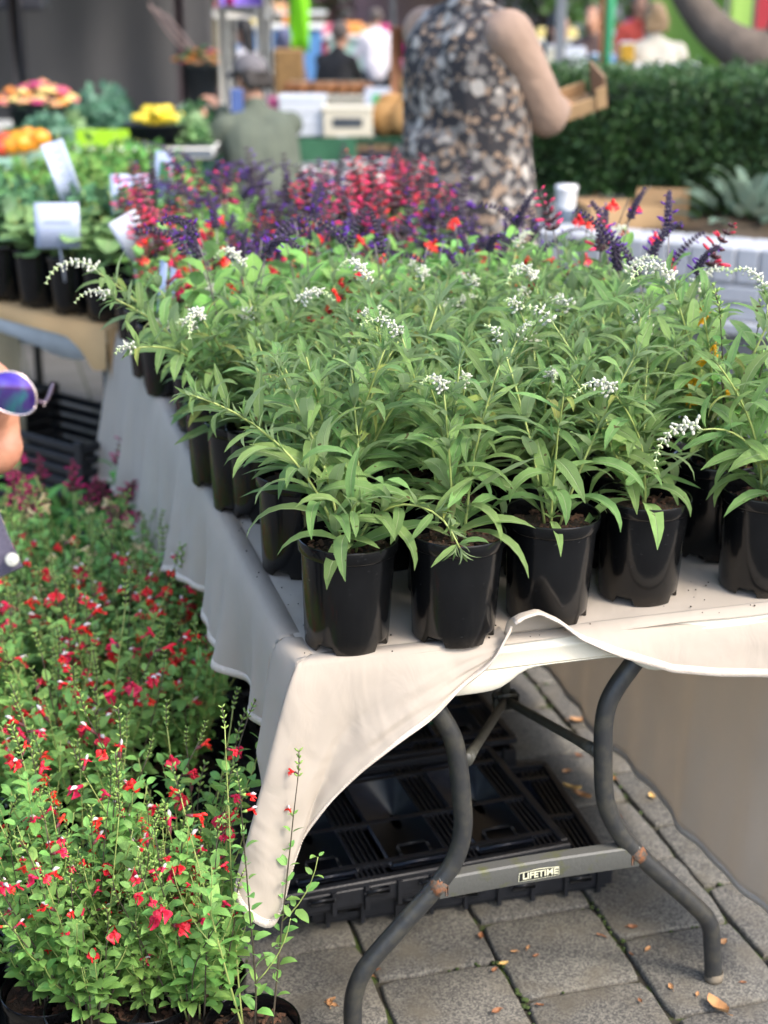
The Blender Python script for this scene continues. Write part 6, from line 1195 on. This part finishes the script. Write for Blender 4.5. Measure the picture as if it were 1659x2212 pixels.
m.add(*capsule(neck, hp(0, -.01, -.05), .062, .058)); m.add(*capsule(chest, neck, .12, .075)); m.add(*capsule(pelv, chest, .145, .15))
jk = OM(); tr_ = OM(); jk.add(*capsule(pelv+[.06, 0, .08], chest, .165, .17)); jk.add(*capsule(chest, neck-[.02, 0, .03], .15, .09))
for k, (sx, el, wr_) in enumerate((((-.70, 1.66, 1.14), (-.80, 1.52, .90), (-.72, 1.55, .68)), ((-.72, 2.0, 1.14), (-.80, 2.12, .92), (-.88, 2.0, .72)))):
    m.add(*capsule(sx, el, .050, .042)); m.add(*capsule(el, wr_, .041, .028)); jk.add(*capsule(chest, sx, .11, .068)); jk.add(*capsule(sx, el, .066, .055)); jk.add(*capsule(el, np.array(wr_)+[0, 0, .03], .054, .042)); hand(m, wr_, (.1, 0, -1), (0, 1, 0), 1, .5, 1 if k else -1)
for k, y in ((0, 1.80), (1, 2.02)):
    hip, kn, an = np.array([-.98, y, .86]), np.array([-.93, y, .48]), np.array([-1.02, y, .08]); m.add(*capsule(hip, kn, .09, .06)); m.add(*capsule(kn, an, .058, .038)); m.add(*capsule(an, an+[.12, 0, -.045], .035, .028)); tr_.add(*capsule(hip+[0, 0, .05], kn, .11, .072)); tr_.add(*capsule(kn, an, .07, .055)); b = OM(); b.add(*capsule(an+[-.03, 0, -.04], an+[.15, 0, -.045], .045, .036)); skinned(b, 'shoe', M_SHOE, pe)
skinned(m, 'body', M_FACE, pe, .0045, 3)
M_JKT = mat('purple_grey_jacket', (.065, .058, .085), .8, .1, 10, bump=.15, bscale=200); jo_ = skinned(jk, 'jacket', M_JKT, pe, .014); skinned(tr_, 'trousers', M_JEAN, pe, .014)
# loose lapel with stitching and a press stud
lp = [CAM+ray(x, y)*1.74 for x, y in ((-130, 1020), (-40, 1060), (0, 1108), (20, 1160), (50, 1224), (0, 1248), (-60, 1275), (-150, 1270))]
m = OM(); cen = sum(lp)/len(lp); Vv = [cen-np.array([0, .012, 0])]; 
for s in (.5, .9, .97, 1.0): Vv += [cen*(1-s)+q*s-np.array([0, .012*(1-s*s)+(.002 if s == .97 else 0), 0]) for q in lp]
n = len(lp); F = [(0, 1+(j+1) % n, 1+j) for j in range(n)]
for i in range(3): F += [(1+i*n+j, 1+i*n+(j+1) % n, 1+(i+1)*n+(j+1) % n, 1+(i+1)*n+j) for j in range(n)]
m.add(Vv, F); la = m.build('lapel', M_JKT, pe); so = la.modifiers.new('t', 'SOLIDIFY'); so.thickness = .004
m = OM(); sp_ = CAM+ray(26, 1209)*1.722; nv_ = nrm(CAM-sp_); x, y, z = frame(nv_); Mst = np.eye(4); Mst[:3, 0] = x; Mst[:3, 1] = z; Mst[:3, 2] = nv_; Mst[:3, 3] = sp_
V, F = lathe([(0.0078, -.004), (.0078, .0006), (.0070, .0016), (.0052, .0012), (.004, .0017), (0.0001, .0021)], 24); m.add(V@Mst[:3, :3].T+sp_, F); m.build('press_stud', mat('nickel_stud', (.42, .42, .36), .45, .08, 200, metal=.5, bump=.2, bscale=900), la)
m = OM(); q = [CAM+ray(x, y)*1.728 for x, y in ((0, 1125), (14, 1162), (38, 1217), (0, 1236), (-40, 1256))]; Q = spline(q, 30)
for i in range(0, 29, 2): m.add(*tube([Q[i], Q[i+1]], .0006, 5))
m.build('stitching', mat('dark_thread', (.03, .028, .04), .8), la)
# sunglasses
sg = thing('sunglasses', 'round mirrored sunglasses with a pale metal rim worn by the stooping person', 'sunglasses', lens_c); o0 = lens_c
def lens_mat():
    m = mat('mirrored_lens', (.03, .02, .10), .04, .2, 10); nt = m.node_tree; b = nt.nodes['Principled BSDF']; n = nt.nodes; L = nt.links; b.inputs['Metallic'].default_value = .9; b.inputs['Specular IOR Level'].default_value = .8
    g = n.new('ShaderNodeNewGeometry'); nz = n.new('ShaderNodeTexNoise'); nz.inputs['Scale'].default_value = 22; nz.inputs['Distortion'].default_value = 1; L.new(g.outputs['Position'], nz.inputs['Vector']); r = n.new('ShaderNodeValToRGB'); e = r.color_ramp.elements; e[0].position = .36; e[0].color = (.10, .05, .32, 1); e[1].position = .66; e[1].color = (.10, .40, .45, 1); q = r.color_ramp.elements.new(.5); q.color = (.16, .10, .42, 1); L.new(nz.outputs['Fac'], r.inputs[0]); L.new(r.outputs[0], b.inputs['Base Color']); return m
M_LENS = lens_mat(); M_RIM = mat('pale_rose_metal', (.72, .58, .54), .25, .05, 20, metal=.8); M_TEMP = mat('dark_temple', (.05, .02, .04), .35)
Ng = nrm(Fv*.6+np.array([-.05, -.6, .25])); Xg = np.array([.9, .1, -.38]); Xg = nrm(Xg-Ng*np.dot(Xg, Ng)); Yg = np.cross(Ng, Xg); Yg = Yg if Yg[2] > 0 else -Yg
RX, RY = .0300, .0232
for k in (0, 1):
    cc = lens_c-Xg*.072*k+Ng*.0*k; m = OM(); V = [cc+Ng*.0035]; nn_ = 40
    for rr_ in (.4, .75, 1.0): V += [cc+Xg*RX*rr_*math.cos(a)+Yg*RY*rr_*(math.sin(a)-.10*math.cos(2*a))+Ng*.0035*(1-rr_*rr_) for a in np.arange(nn_)*2*PI/nn_]
    F = [(0, 1+j, 1+(j+1) % nn_) for j in range(nn_)]
    for i in range(2): F += [(1+i*nn_+j, 1+i*nn_+(j+1) % nn_, 1+(i+1)*nn_+(j+1) % nn_, 1+(i+1)*nn_+j)[::-1] for j in range(nn_)]
    m.add(V, F); m.build('lens', M_LENS, sg); ring_ = [cc+Xg*RX*math.cos(a)+Yg*RY*(math.sin(a)-.10*math.cos(2*a)) for a in np.linspace(0, 2*PI, 49)]; m = OM(); m.add(*tube(ring_, .00125, 8)); m.build('rim', M_RIM, sg)
    hinge = cc+Xg*(RX+.004)*(1 if k == 0 else -1)+Yg*.004; m = OM(); m.add(*tube(spline([hinge-Xg*.003*(1 if k == 0 else -1), hinge+Xg*.003*(1 if k == 0 else -1)-Ng*.003, hinge+Xg*.004*(1 if k == 0 else -1)-Ng*.03, hinge-Ng*.10, hinge-Ng*.135-Yg*.02], 20), .0024, 8)); tm = m.build('temple', M_TEMP, sg)
    for dz in (.0018, -.0018): m = OM(); m.add(*ball(hinge+Xg*.0045*(1 if k == 0 else -1)+Yg*dz+Ng*.0018, .0011, 8, 6)); m.build('hinge_rivet', M_RIM, tm)
m = OM(); m.add(*tube(spline([lens_c-Xg*(RX)+Yg*.004, lens_c-Xg*.036+Yg*.008+Ng*.003, lens_c-Xg*(.072-RX)+Yg*.004], 12), .0014, 8)); m.build('bridge', M_RIM, sg)
# cropped hair
m = MB(); o0 = np.array(pe.location); m = OM(); V, F = ball((0, 0, 0), (.084, .098, .098), 20, 14); V[:, 1] = np.minimum(V[:, 1], .03); V[:, 2] = np.maximum(V[:, 2], -.05); m.add(V@RH.T+hp(0, -.028, .05), F); skinned(m, 'hair', M_BHAIR, pe, .008, 2)
